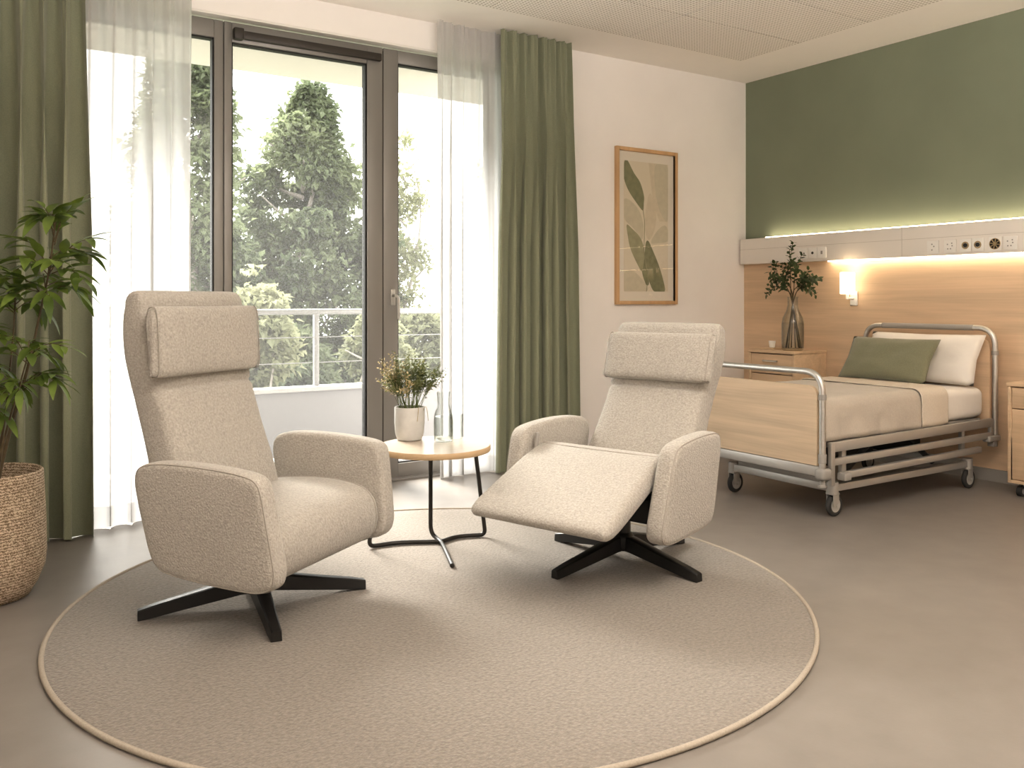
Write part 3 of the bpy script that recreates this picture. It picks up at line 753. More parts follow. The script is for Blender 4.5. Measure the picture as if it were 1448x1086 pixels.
cf = place('clear glass carafe half full of water on the side table', 'carafe', 'carafe', 1.868, 3.445, TZ+.0005)
bm = bmesh.new(); lathe(bm, [(.002, .002), (.040, .002), (.0435, .008), (.0435, .095), (.040, .125), (.030, .150), (.0265, .170), (.027, .195), (.031, .222), (.0295, .222), (.0255, .195), (.025, .17), (.0285, .149), (.0385, .124), (.0415, .095), (.0415, .012), (.002, .010)], 40); finish('glass_body', bm, 'clear', cf, 60)
bm = bmesh.new(); lathe(bm, [(.002, .0105), (.041, .0125), (.041, .098), (.0405, .112), (.002, .112)], 36); finish('water', bm, 'water', cf, 60)
gl = bmesh.new(); lathe(gl, [(.002, .001), (.0265, .001), (.0285, .006), (.031, .112), (.0298, .112), (.0274, .010), (.002, .009)], 36)
o = finish('drinking_glass', gl, 'clear', None, 60); o.location = (1.957, 3.485, TZ+.0005); tag(o, 'empty clear tumbler standing behind the carafe on the side table', 'glass')

# ------------------------------------------------------------------ basket plant at the left
bp = thing('basket_plant', 'tall leafy houseplant in a woven rope basket by the left curtain', 'potted plant', (.135, 3.78, 0))
bm = bmesh.new(); lathe(bm, [(.125, .0), (.142, .006), (.168, .05), (.192, .11), (.197, .16), (.194, .30), (.187, .44), (.186, .462), (.180, .468), (.174, .462), (.172, .40), (.17, .34)], 56); finish('basket', bm, 'basket', bp, 50)
bm = bmesh.new(); lathe(bm, [(.171, .36), (.171, .385), (.09, .40), (.003, .402)], 32); finish('soil', bm, 'soil', bp, 60)
random.seed(44)
Rv = Vector((math.cos(-YAW), math.sin(-YAW), 0)); Fv = Vector((math.sin(YAW), math.cos(YAW), 0))
bs, bl = bmesh.new(), bmesh.new()
def twig(base, tip, n, L, W, sag=.03, r=.0022):
    P = smooth_open([base, (base+tip)/2+Vector((0, 0, sag)), tip], 12); tube(bs, P, [r*(1-.6*k/12) for k in range(13)], 5)
    for k in range(n):
        f = .22+.78*k/max(1, n-1); q = f*12; i = min(11, int(q)); p = P[i].lerp(P[i+1], q-i); d = (P[i+1]-P[i]).normalized()
        side = d.cross(Vector((0, 0, 1)));
        if side.length < .1: side = d.orthogonal()
        side.normalize(); sgn = 1 if k % 2 else -1
        dd = (d*rnd(.5, 1.0)+side*sgn*rnd(.6, 1.0)+Vector((0, 0, rnd(-.35, .35)))) if k < n-1 else d
        leaf(bl, p, dd, Vector((rnd(-.3, .3), rnd(-.3, .3), 1)), L*rnd(.75, 1.15), W*rnd(.85, 1.15), rnd(.15, .5), 5, .2)
def at(rx, fz, z): return Rv*rx+Fv*fz+Vector((0, 0, z))
stems = [
    ([(.03, .0, .39), (.08, .01, .62), (.14, .02, .85), (.185, .02, 1.05), (.215, .03, 1.22), (.26, -.01, 1.40)], .0075),
    ([(.0, .03, .39), (.03, .06, .65), (.05, .08, .95), (.06, .08, 1.12)], .006),
    ([(-.04, -.03, .39), (-.02, -.08, .60), (.0, -.10, .82), (.02, -.11, .93)], .006),
    ([(.05, -.04, .39), (.10, -.07, .58), (.15, -.08, .74), (.19, -.07, .90)], .006),
    ([(-.06, .05, .39), (-.11, .08, .70), (-.14, .09, 1.0), (-.16, .09, 1.2)], .006),
]
for pts, r in stems:
    tube(bs, smooth_open([at(*p) for p in pts], 20), [r*(1-.65*k/20) for k in range(21)], 7)
def burst(c, n, rad, zr, L=.105, W=.036, nl=7, bias=(0, 0, 0)):
    c = at(*c)
    for k in range(n):
        a = 2*PI*k/n+rnd(-.3, .3); d = Rv*math.cos(a)+Fv*math.sin(a)*.8
        tip = c+d*rad*rnd(.7, 1.1)+Vector((0, 0, rnd(*zr)))+at(*bias)
        twig(c+Vector((0, 0, rnd(-.05, .02))), tip, nl, L, W)
burst((.22, .02, 1.24), 7, .16, (-.08, .10), bias=(.015, 0, .02))
burst((.205, .02, 1.15), 6, .15, (-.06, .05))
burst((.25, .0, 1.35), 5, .08, (.0, .10))
twig(at(.24, .0, 1.20), at(.375, -.03, 1.175), 9, .10, .036, .03)
burst((.06, .08, 1.10), 5, .13, (-.07, .06), bias=(-.02, 0, 0))
burst((.19, -.07, .90), 6, .14, (-.05, .09), .085, .028)
burst((.17, -.06, .78), 6, .15, (-.08, .06), .09, .028)
twig(at(.17, -.06, .80), at(.31, -.09, .80), 7, .10, .026, .04)
burst((.02, -.11, .84), 6, .14, (-.08, .08), .09, .032)
burst((.0, -.06, .74), 5, .12, (-.06, .06), .09, .03)
burst((-.16, .09, 1.2), 6, .16, (-.08, .10))
burst((-.13, .09, .95), 5, .15, (-.06, .08))
finish('stem', bs, 'stem', bp, 180); finish('foliage', bl, 'leaf', bp, 180)

# ------------------------------------------------------------------ framed print
fx0, fx1, fz0, fz1 = 4.025, 4.615, 1.072, 2.205
art = thing('framed_print', 'tall oak-framed botanical print of sage leaves hanging on the cream wall', 'picture', ((fx0+fx1)/2, YW-.001, (fz0+fz1)/2))
hw, hh = (fx1-fx0)/2, (fz1-fz0)/2
bm = bmesh.new(); b = .026
rbox(bm, (-hw, -.03, -hh), (-hw+b, 0, hh), .002); rbox(bm, (hw-b, -.03, -hh), (hw, 0, hh), .002); rbox(bm, (-hw+b, -.03, hh-b), (hw-b, 0, hh), .002); rbox(bm, (-hw+b, -.03, -hh), (hw-b, 0, -hh+b), .002)
finish('frame', bm, 'oakframe', art, 30)
bm = bmesh.new(); rbox(bm, (-hw+b-.002, -.008, -hh+b-.002), (hw-b+.002, -.002, hh-b+.002), 0); finish('mat_board', bm, 'mat', art, 0)
PW, PH = .213, .472
bm = bmesh.new(); rbox(bm, (-PW, -.0095, -PH), (PW, -.0075, PH), 0); pr = finish('print', bm, 'paper', art, 0)
def ink(mat, pts, y, n=28, name='leaf_shape'):
    bm = bmesh.new()
    ol = smooth_closed([V2(a, b_) for a, b_ in pts], n) if n else [V2(a, b_) for a, b_ in pts]
    ol = [V2(max(-PW, min(PW, p.x)), max(-PH, min(PH, p.y))) for p in ol]
    vs = [bm.verts.new((p.x, y, p.y)) for p in ol]; bm.faces.new(vs); return finish(name, bm, mat, pr, 0)
# u 0..1 across, v 0..1 down the sheet
uv = lambda u, v: (-PW+2*PW*u, PH-2*PH*v)
ink('inkpale2', [uv(.55, .0), uv(.99, .0), uv(.99, .45), uv(.80, .45), uv(.66, .32), uv(.60, .15)], -.0098, 0, 'tone_patch')
ink('inkpale', [uv(.70, .02), uv(1, .02), uv(1, .42), uv(.85, .40), uv(.72, .25)], -.0099, 24)
ink('inkpale', [uv(0, .30), uv(.16, .31), uv(.34, .38), uv(.44, .50), uv(.40, .60), uv(.22, .52), uv(.0, .44)], -.0100, 28)
ink('inkpale2', [uv(.46, .50), uv(.52, .30), uv(.60, .24), uv(.72, .36), uv(.70, .50), uv(.56, .60)], -.0100, 28)
ink('inkpale', [uv(.60, .62), uv(.76, .52), uv(.92, .48), uv(1, .52), uv(1, .60), uv(.80, .62)], -.0101, 28)
ink('inkpale', [uv(0, .86), uv(.2, .84), uv(.5, .95), uv(.48, 1), uv(0, 1)], -.0101, 24)
ink('inkdark', [uv(.02, .0), uv(.08, .0), uv(.22, .09), uv(.36, .16), uv(.445, .26), uv(.44, .32), uv(.42, .375), uv(.28, .32), uv(.10, .23), uv(.0, .14), uv(.0, .05)], -.0103, 44)
ink('inkmid', [uv(.06, .49), uv(.18, .52), uv(.33, .57), uv(.42, .63), uv(.46, .70), uv(.44, .78), uv(.40, .845), uv(.28, .78), uv(.14, .67), uv(.08, .57)], -.0103, 40)
ink('inkdark', [uv(.49, .62), uv(.55, .61), uv(.66, .69), uv(.78, .79), uv(.88, .90), uv(.92, 1), uv(.68, 1), uv(.56, .92), uv(.46, .82), uv(.46, .70)], -.0102, 40)
ink('inkdark', [uv(.44, .74), uv(.50, .80), uv(.56, .93), uv(.50, .95), uv(.42, .88), uv(.40, .82)], -.01025, 30)
bm = bmesh.new(); tube(bm, smooth_open([(uv(.42, .36)[0], -.0103, uv(.42, .36)[1]), (uv(.46, .48)[0], -.0103, uv(.46, .48)[1]), (uv(.45, .70)[0], -.0103, uv(.45, .70)[1]), (uv(.53, .88)[0], -.0103, uv(.53, .88)[1]), (uv(.50, 1)[0], -.0103, uv(.50, 1)[1])], 20), .0022, 6); finish('stem_line', bm, 'inkmid', pr, 180)
bm = bmesh.new(); vs = [bm.verts.new(p) for p in ((-hw+b, -.016, -hh+b), (hw-b, -.016, -hh+b), (hw-b, -.016, hh-b), (-hw+b, -.016, hh-b))]; bm.faces.new(vs); finish('glazing', bm, 'picglass', art, 0)

# ------------------------------------------------------------------ medical service rail
RX = XG-.09; RY1 = YW-.022
mr = thing('service_rail', 'long white bedside service rail with sockets, glowing warm above and below', 'wall rail', (XG-.021, 3.0, 1.385))
o = Vector(mr.location); L0, L1 = YB+.05, RY1
bm = bmesh.new(); rbox(bm, (RX, L0, 1.385), (XG-.021, L1, 1.582), .004); bmesh.ops.translate(bm, verts=bm.verts, vec=-o); body = finish('rail_body', bm, 'rail', mr, 30)
bm = bmesh.new(); rbox(bm, (RX-.0008, L0, 1.4985), (RX+.001, L1, 1.5005), 0)
for y in (3.45, 2.0, .5): rbox(bm, (RX-.0008, y, 1.387), (RX+.001, y+.002, 1.58), 0)
bmesh.ops.translate(bm, verts=bm.verts, vec=-o); finish('joint_line', bm, 'railline', body, 0)
bm = bmesh.new(); rbox(bm, (XG-.058, L0, 1.5825), (XG-.032, 4.62, 1.590), 0); bmesh.ops.translate(bm, verts=bm.verts, vec=-o); finish('light_strip', bm, 'led', mr, 0)
bm = bmesh.new(); rbox(bm, (XG-.058, L0, 1.377), (XG-.032, 4.05, 1.3845), 0); bmesh.ops.translate(bm, verts=bm.verts, vec=-o); finish('light_strip', bm, 'led', mr, 0)
def plate(y, z, w=.078, hgt=.078, kind='two'):
    bm = bmesh.new(); rbox(bm, (RX-.007, y-w/2, z-hgt/2), (RX, y+w/2, z+hgt/2), .003); bmesh.ops.translate(bm, verts=bm.verts, vec=-o)
    p = finish('socket_plate', bm, 'white', mr, 30); bm = bmesh.new(); X = RX-.0072
    def disc(yy, zz, r, d=.001): cyl(bm, (X, yy, zz), (X-d, yy, zz), r, 16)
    m = 'hole'
    if kind == 'two':
        disc(y-.011, z, .0055); disc(y+.011, z, .0055)
    elif kind == 'one': disc(y, z, .010)
    elif kind == 'slot': rbox(bm, (X-.001, y-.008, z-.012), (X, y+.008, z+.012), .004); m = 'greyplastic'
    elif kind == 'three':
        disc(y+.005, z+.018, .0045); disc(y-.008, z+.004, .0045); disc(y+.005, z-.018, .0045); m = 'greyplastic'
    elif kind == 'five':
        for a, b_ in ((.016, .012), (-.012, .018), (-.014, .002), (.014, -.016), (-.004, -.016)): disc(y+a, z+b_, .0042)
        m = 'greyplastic'
    elif kind == 'jack':
        disc(y, z, .013, .004)
    elif kind == 'vent':
        disc(y, z, .031, .002)
    bmesh.ops.translate(bm, verts=bm.verts, vec=-o); finish('socket_hole' if kind != 'vent' else 'outlet_grille', bm, m, p, 40)
    if kind in ('jack', 'vent'):
        bm = bmesh.new()
        if kind == 'jack':
            tube(bm, [(X-.002, y+.019*math.cos(a*PI/12), z+.019*math.sin(a*PI/12)) for a in range(24)], .004, 6, closed=True)
        else:
            tube(bm, [(X-.002, y+.032*math.cos(a*PI/12), z+.032*math.sin(a*PI/12)) for a in range(24)], .002, 6, closed=True)
            for a in range(8):
                aa = a*PI/4+.2; cyl(bm, (X-.0032, y, z), (X-.0032, y+.031*math.cos(aa), z+.031*math.sin(aa)), .0028, 6)
            cyl(bm, (X-.001, y, z), (X-.005, y, z), .007, 12)
        bmesh.ops.translate(bm, verts=bm.verts, vec=-o); finish('socket_ring', bm, 'brass', p, 40)
for y, k in ((4.238, 'two'), (4.153, 'one'), (4.074, 'slot')): plate(y, 1.445, .076, .078, k)
for y, k in ((3.232, 'three'), (3.118, 'five'), (3.019, 'jack'), (2.942, 'jack'), (2.838, 'vent'), (2.748, 'five')): plate(y, 1.440, .080 if k != 'jack' else .074, .082, k)

# ------------------------------------------------------------------ sconce
sc = thing('wall_lamp', 'small lit wall lamp with a white cylinder shade on the oak panelling', 'lamp', (XG-.021, 3.86, 1.22))
bm = bmesh.new(); lathe(bm, [(.047, -.075), (.049, -.07), (.049, .072), (.047, .077), (.044, .077), (.0435, -.07)], 36, (-.075, 0, 0), cap=False); finish('lamp_shade', bm, 'shade', sc, 40)
bm = bmesh.new(); rbox(bm, (-.012, -.032, -.155), (0, .028, -.055), .012, 4); cyl(bm, (-.01, 0, -.105), (-.075, 0, -.105), .008, 12); cyl(bm, (-.075, 0, -.11), (-.075, 0, -.06), .011, 14); finish('bracket', bm, 'white', sc, 40)
bm = bmesh.new(); lathe(bm, [(.012, -.06), (.012, -.02), (.022, .0), (.024, .02), (.015, .042), (.002, .047)], 20, (-.075, 0, 0)); finish('bulb', bm, 'shade', sc, 60)

# ------------------------------------------------------------------ bedside cabinets
def cabinet(label, x0, x1, y0, y1, z0, z1, kick, drawer_h):
    c = thing('bedside_cabinet', label, 'bedside cabinet', ((x0+x1)/2, (y0+y1)/2, 0)); o = Vector(c.location)
    def fin(n, bm, m, par=None):
        bmesh.ops.translate(bm, verts=bm.verts, vec=-o); return finish(n, bm, m, par or c, 35)
    bm = bmesh.new(); t = .018
    rbox(bm, (x0+.002, y0, z0), (x1, y0+t, z1-.022), .002); rbox(bm, (x0+.002, y1-t, z0), (x1, y1, z1-.022), .002); rbox(bm, (x0+.002, y0+t, z0), (x1, y1-t, z0+t), .002); rbox(bm, (x1-.012, y0+t, z0+t), (x1, y1-t, z1-.022), 0)
    fin('carcass', bm, 'oakx')
    bm = bmesh.new(); rbox(bm, (x0-.006, y0-.004, z1-.0215), (x1, y1+.004, z1), .003); fin('cabinet_top', bm, 'oakx')
    zd = z1-.028-drawer_h
    bm = bmesh.new(); rbox(bm, (x0+.006, y0+t+.004, zd), (x0+.024, y1-t-.004, z1-.028), .002); d = fin('drawer', bm, 'oakx')
    bm = bmesh.new(); ym = (y0+y1)/2; zz = z1-.028-drawer_h*.35
    rbox(bm, (x0-.018, ym-.065, zz-.006), (x0-.010, ym+.065, zz+.006), .003); rbox(bm, (x0-.012, ym-.055, zz-.004), (x0+.006, ym-.047, zz+.004), 0); rbox(bm, (x0-.012, ym+.047, zz-.004), (x0+.006, ym+.055, zz+.004), 0)
    fin('handle', bm, 'steel', d)
    bm = bmesh.new(); rbox(bm, (x0+.006, y0+t+.004, z0+t+.004), (x0+.024, y1-t-.004, zd-.006), .002); d = fin('door', bm, 'oakx')
    for (cx, cy) in ((x0+.05, y0+.05), (x0+.05, y1-.05), (x1-.06, y0+.05), (x1-.06, y1-.05)):
        bm = bmesh.new(); cyl(bm, (cx, cy-.014, .029), (cx, cy+.014, .029), .029, 24); cyl(bm, (cx, cy, .05), (cx, cy, z0), .010, 10); w = fin('caster', bm, 'rubber')
        bm = bmesh.new(); cyl(bm, (cx, cy-.0155, .029), (cx, cy+.0155, .029), .016, 18); fin('hub', bm, 'hub', w)
    return c
cabinet('oak bedside cabinet in the corner, behind the bed foot, carrying the glass vase', 5.0, 5.352, 4.085, 4.50, .075, .742, True, .14)
cabinet('oak bedside cabinet on casters at the right edge, past the bed head', 5.035, 5.352, 2.20, 2.635, .075, .640, True, .115)

# vase with cut branches, tray and cup
vx, vy, vz = 5.095, 4.175, .7425
vs_ = thing('vase', 'tall clear glass bottle vase of dark leafy branches on the corner bedside cabinet', 'vase', (vx, vy, vz))
bm = bmesh.new(); lathe(bm, [(.003, .002), (.066, .002), (.076, .012), (.078, .06), (.078, .19), (.070, .235), (.046, .285), (.036, .325), (.036, .375), (.039, .385), (.037, .385), (.0335, .375), (.0335, .325), (.0435, .283), (.067, .233), (.0755, .19), (.0755, .06), (.072, .016), (.003, .012)], 40); finish('glass_body', bm, 'clear', vs_, 60)
bm = bmesh.new(); lathe(bm, [(.003, .0125), (.071, .0165), (.075, .06), (.075, .20), (.003, .20)], 36); finish('water', bm, 'water', vs_, 60)
random.seed(52); bs, bl = bmesh.new(), bmesh.new()
def branch(b0, neck, tip, n, L=.036, W=.022, twigs=3):
    P = smooth_open([b0, neck, neck.lerp(tip, .5)+Vector((0, 0, .02)), tip], 24); tube(bs, P, [.0045*(1-.7*k/24) for k in range(25)], 6)
    def leaves(path, m, st):
        for k in range(m):
            f = st+(1-st)*k/max(1, m-1); q = f*(len(path)-1); i = min(len(path)-2, int(q)); p = path[i].lerp(path[i+1], q-i); d = (path[i+1]-path[i]).normalized()
            s = Matrix.Rotation(k*2.4, 3, d) @ d.orthogonal().normalized()
            leaf(bl, p, d*.6+s, d+rvec()*.4, L*rnd(.7, 1.2), W*rnd(.8, 1.2), .1, 3, .1)
    leaves(P, n, .55)
    for t in range(twigs):
        i = int(24*(.55+.4*t/twigs)); p = P[i]; d = (P[i+1]-P[i]).normalized(); s = Matrix.Rotation(t*2.6+rnd(0, 1), 3, d) @ d.orthogonal().normalized()
        q = p+(d*.7+s*.8).normalized()*rnd(.10, .17)
        T = smooth_open([p, (p+q)/2+Vector((0, 0, .008)), q], 6); tube(bs, T, .0015, 5); leaves(T, 12, .2)
for (bx, bf, nx, tx, tf, tz, n) in ((.05, .02, -.008, -.055, -.10, .72, 20), (-.05, .0, .012, .11, -.08, .53, 18), (.04, -.03, -.012, -.165, -.03, .60, 18), (-.03, .04, .004, .0, -.07, .62, 16), (.02, .0, -.004, -.19, -.05, .47, 14), (-.04, -.03, .010, .12, -.08, .50, 14), (.0, .03, 0, -.09, -.06, .55, 16), (.06, 0, 0, .06, -.08, .52, 14)):
    branch(at(bx, bf, .02), at(nx, bf*.1, .375), at(tx, tf, tz), n)
finish('stem', bs, 'stem', vs_, 180); finish('foliage', bl, 'euc', vs_, 180)
bm = bmesh.new(); rbox(bm, (-.05, -.07, 0), (.05, .07, .010), .004); o = finish('tray', bm, 'oakx', None, 30); o.location = (5.13, 4.40, .7425); tag(o, 'small flat wooden tray beside the vase on the corner bedside cabinet', 'tray')
bm = bmesh.new(); lathe(bm, [(.015, .0), (.020, .003), (.026, .05), (.0245, .05), (.019, .006), (.002, .005)], 28); o = finish('cup', bm, 'white', None, 50); o.location = (5.13, 4.39, .753); tag(o, 'small white cup on the wooden tray beside the vase', 'cup')
# wall call hook
hk = thing('wall_hook', 'small grey wall hook on the oak panelling left of the bed head', 'hook', (XG-.021, 3.83, .735))
bm = bmesh.new(); rbox(bm, (-.012, -.02, -.014), (0, .02, .014), .004, 3); finish('backplate', bm, 'greyplastic', hk, 40)
bm = bmesh.new(); tube(bm, fillet([(-.008, -.01, .0), (-.04, -.015, -.004), (-.045, -.02, .018)], .01), .006, 8); finish('peg', bm, 'white', hk, 60)

# ------------------------------------------------------------------ hospital bed
BX0, BX1, BY0, BY1 = 3.67, 5.26, 2.825, 3.70
bed = thing('hospital_bed', 'steel-framed hospital bed on casters with oak end boards along the green wall', 'bed', ((BX0+BX1)/2, (BY0+BY1)/2, 0)); bo = Vector(bed.location)
def bf(n, bm, m, par=None, sm=40):
    bmesh.ops.translate(bm, verts=bm.verts, vec=-bo); return finish(n, bm, m, par or bed, sm)
tr = .0165
# foot end
bm = bmesh.new(); tube(bm, fillet([(BX0, BY0, .225), (BX0, BY0, .742), (BX0, BY1, .742), (BX0, BY1, .225)], .105, 10), tr, 16); ft = bf('foot_rail', bm, 'steel')
for y in (BY0, BY1):
    for za, zb in ((.605, .632), (.29, .335)):
        bm = bmesh.new(); cyl(bm, (BX0, y, za), (BX0, y, zb), tr+.0035, 18); bf('sleeve', bm, 'greyplastic', ft)
bm = bmesh.new()
ol = fillet([(BY0+.026, .275), (BY0+.026, .672), (BY1-.026, .672), (BY1-.026, .275)], .06, 8)
pts = [V2(p[0], p[1]) for p in [(q.x, q.y) for q in [Vector((a[0], a[1])) for a in ol]]]
def board(pts, x0, x1):
    b0 = [bm.verts.new((x0, p.x, p.y)) for p in pts]; b1 = [bm.verts.new((x1, p.x, p.y)) for p in pts]
    bm.faces.new(b0); bm.faces.new(list(reversed(b1)))
    for i in range(len(pts)): bm.faces.new((b0[i], b0[(i+1) % len(pts)], b1[(i+1) % len(pts)], b1[i]))
board(pts, BX0-.010, BX0+.010); bf('footboard', bm, 'oaklight', None, 30)
bm = bmesh.new(); rbox(bm, (BX0-.016, BY0, .222), (BX0+.02, BY1, .272), .004); bf('foot_crossbar', bm, 'silver', None, 30)
for y in (BY0, BY1):
    bm = bmesh.new(); rbox(bm, (BX0-.030, y-.032, .205), (BX0+.045, y+.032, .265), .020, 4); cyl(bm, (BX0+.0, y, .175), (BX0, y, .21), .014, 14); cyl(bm, (BX0+.0, y, .172), (BX0, y, .182), .022, 14); bf('corner_block', bm, 'greyplastic')
# head end
bm = bmesh.new(); tube(bm, fillet([(BX1, BY0, .27), (BX1, BY0, .935), (BX1, BY1, .935), (BX1, BY1, .27)], .11, 10), tr, 16); hd = bf('head_rail', bm, 'steel')
bm = bmesh.new(); cyl(bm, (BX1, BY0+.13, .935), (BX1, BY1-.13, .935), tr+.0015, 18); bf('grip_sleeve', bm, 'greyplastic', hd)
for y in (BY0, BY1):
    bm = bmesh.new(); cyl(bm, (BX1, y, .775), (BX1, y, .80), tr+.0035, 18); bf('sleeve', bm, 'greyplastic', hd)
bm = bmesh.new()
ol = fillet([(BY0+.028, .36), (BY0+.028, .872), (BY1-.028, .872), (BY1-.028, .36)], .07, 8); pts = [V2(q.x, q.y) for q in ol]
board(pts, BX1-.009, BX1+.009); bf('headboard', bm, 'oak', None, 30)
for y in (BY0, BY1):
    bm = bmesh.new(); rbox(bm, (BX1-.10, y-.024, .265), (BX1+.024, y+.024, .300), .008, 3); cyl(bm, (BX1, y, .232), (BX1, y, .27), .013, 14); rbox(bm, (BX1-.05, y-.02, .235), (BX1-.03, y+.02, .27), .003); bf('corner_block', bm, 'greyplastic')
# long rails on both sides
def bar(n, x0, x1, yc, z0, z1, w=.022, dz=.0, m='silver'):
    bm = bmesh.new(); vs = rbox(bm, (x0, yc-w/2, z0), (x1, yc+w/2, z1), .004)
    for v in bm.verts: v.co.z += dz*(v.co.x-x0)/(x1-x0)
    return bf(n, bm, m, None, 30)
for y, s in ((BY0, 1), (BY1, -1)):
    yy = y+s*.0
    bar('side_rail', BX0+.055, BX1-.05, yy, .338, .388, dz=.014)
    bar('side_rail', BX0+.065, BX1-.05, yy, .270, .306, dz=.014)
    bar('side_rail', BX0+.19, BX1-.16, yy+s*.004, .196, .230, .03, dz=.014)
    for a in ((BX0+.055, yy-.012, .17, BX0+.085, yy+.012, .388), (BX1-.062, yy-.012, .27, BX1-.035, yy+.012, .40), (BX0+.17, yy+s*.024-.012, .20, BX0+.205, yy+s*.024+.012, .36), (BX1-.33, yy+s*.024-.012, .20, BX1-.30, yy+s*.024+.012, .36)):
        bm = bmesh.new(); rbox(bm, a[:3], a[3:], .003); bf('upright', bm, 'silver', None, 30)
    bm = bmesh.new(); rbox(bm, (BX0+.150, yy-.022, .186), (BX0+.205, yy+.03, .226), .008, 3); bf('rail_end_block', bm, 'greyplastic')
# mattress platform and inner linkage
bm = bmesh.new(); rbox(bm, (BX0+.09, BY0+.055, .375), (BX1-.06, BY1-.055, .398), .004)
bf('mattress_platform', bm, 'greyplastic', None, 30)
bm = bmesh.new()
for y in (BY0+.14, BY1-.14):
    rbox(bm, (BX0+.25, y-.015, .24), (BX1-.30, y+.015, .275), .003)
    tube(bm, [(BX0+.32, y, .16), (BX0+.62, y, .35)], .016, 8); tube(bm, [(BX1-.42, y, .16), (BX1-.70, y, .35)], .016, 8)
rbox(bm, (BX0+.45, BY0+.30, .18), (BX0+.85, BY0+.42, .26), .01); rbox(bm, (BX0+.95, BY0+.26, .22), (BX0+1.25, BY1-.26, .32), .01)
bf('lift_linkage', bm, 'rubber', None, 30)
# wheeled chassis
CX0, CX1, CY0, CY1 = 3.80, 5.03, 2.865, 3.53
for y in (CY0, CY1): bar('chassis_beam', CX0, CX1, y, .128, .165, .035)
for x in (CX0, CX1):
    bm = bmesh.new(); rbox(bm, (x-.02, CY0, .128), (x+.02, CY1, .168), .004); bf('chassis_beam', bm, 'silver', None, 30)
bm = bmesh.new(); rbox(bm, (CX0-.03, CY0+.06, .17), (CX0+.03, CY1-.06, .195), .004); bf('chassis_beam', bm, 'greyplastic', None, 30)
for cx in (CX0, CX1):
    for cy in (CY0, CY1):
        bm = bmesh.new(); cyl(bm, (cx, cy, .118), (cx, cy, .178), .030, 20); 
        for s in (-1, 1): rbox(bm, (cx-.020, cy+s*.020-.003, .052), (cx+.026, cy+s*.020+.003, .125), .003)
        rbox(bm, (cx-.024, cy-.024, .112), (cx+.030, cy+.024, .124), .004)
        f = bf('caster', bm, 'silver'); wx = cx+.012
        bm = bmesh.new(); tube(bm, [(wx+.043*math.cos(a*PI/16), cy, .058+.043*math.sin(a*PI/16)) for a in range(32)], .0145, 10, closed=True); bf('tyre', bm, 'rubber', f, 180)
        bm = bmesh.new(); cyl(bm, (wx, cy-.0125, .058), (wx, cy+.0125, .058), .036, 24); cyl(bm, (wx, cy-.0255, .058), (wx, cy+.0255, .058), .009, 12); bf('wheel_hub', bm, 'hub', f)
# bedding
MX0, MX1, MY0, MY1, MZ0, MZ1 = BX0+.055, BX1-.035, BY0+.040, BY1-.040, .401, .585
def soft_block(name, lo, hi, mat, r, seed, amp, label=None, cat=None, nx=40, ny=26, open_bottom=False):
    """soft-edged block with gentle lumps"""
    bm = bmesh.new(); lo = Vector(lo); hi = Vector(hi); c = (lo+hi)/2; hs = (hi-lo)/2
    def sp(v, h):
        d = v; return d
    rings = []; n = 96
    zs = []
    K = 6
    for k in range(K+1): a = PI/2*k/K; zs.append((lo.z+r*(1-math.sin(a)), r*(1-math.cos(a))))
    zs = [(lo.z+r*(1-math.sin(PI/2*(k/K))), r*(1-math.cos(PI/2*(k/K)))) for k in range(K, -1, -1)]
    zs = [(lo.z+r*(1-math.cos(a)), r*(1-math.sin(a))) for a in [PI/2*k/K for k in range(K+1)]]
    zs += [(lo.z+r+(hi.z-lo.z-2*r)*k/4, 0) for k in (1, 2, 3)]
    zs += [(hi.z-r+r*math.sin(a), r*(1-math.cos(a))) for a in [PI/2*k/K for k in range(K+1)]]
    def rect(inset, z):
        hx, hy = hs.x-inset, hs.y-inset; rc = max(.012, .045-inset*.3); out = []
        for q, (sx, sy) in enumerate(((1, 1), (-1, 1), (-1, -1), (1, -1))):
            for k in range(7):
                a = PI/2*q+PI/2*k/6
                out.append(V2(c.x+sx*(hx-rc)+rc*math.cos(a), c.y+sy*(hy-rc)+rc*math.sin(a)))
        # resample edges
        res = []
        for i in range(len(out)):
            a, b_ = out[i], out[(i+1) % len(out)]; m = max(1, int((b_-a).length/.05))
            for k in range(m): res.append(a.lerp(b_, k/m))
        return res
    base = rect(0, 0); cc = V2(c.x, c.y); L = []
    for z, ins in zs:
        ring = []
        for p in base:
            d = p-cc; f = V2(d.x*(1-ins/hs.x), d.y*(1-ins/hs.y)); ring.append(Vector((cc.x+f.x, cc.y+f.y, z)))
        L.append(ring)
    for f in (.85, .65, .45, .25, .08):
        L.append([Vector((cc.x+(p.x-cc.x)*f*(1-r/hs.x), cc.y+(p.y-cc.y)*f*(1-r/hs.y), hi.z+.004*(1-f))) for p in base])
    loft(bm, L)
    for v in bm.verts:
        q = v.co
        nz = noise.noise(Vector((q.x*5+seed, q.y*5, q.z*9)))+.5*noise.noise(Vector((q.x*12+seed, q.y*12, q.z*5)))
        wz = 1 if q.z > lo.z+.03 else 0
        dirv = Vector(((q.x-c.x)/hs.x, (q.y-c.y)/hs.y, .0)); side = max(abs(dirv.x), abs(dirv.y))
        if q.z > hi.z-r*.5: v.co.z += amp*nz*.8
        else:
            if abs(dirv.y) > .9: v.co.y += amp*nz*wz*math.copysign(1, dirv.y)
            if abs(dirv.x) > .9: v.co.x += amp*nz*wz*math.copysign(1, dirv.x)
    o = finish(name, bm, mat, None, 180)
    if label: tag(o, label, cat)
    return o
soft_block('mattress', (MX0, MY0, MZ0), (MX1, MY1, MZ1), 'linen', .045, 1, .004, 'mattress under a white fitted sheet on the hospital bed', 'mattress')
FX = 4.56
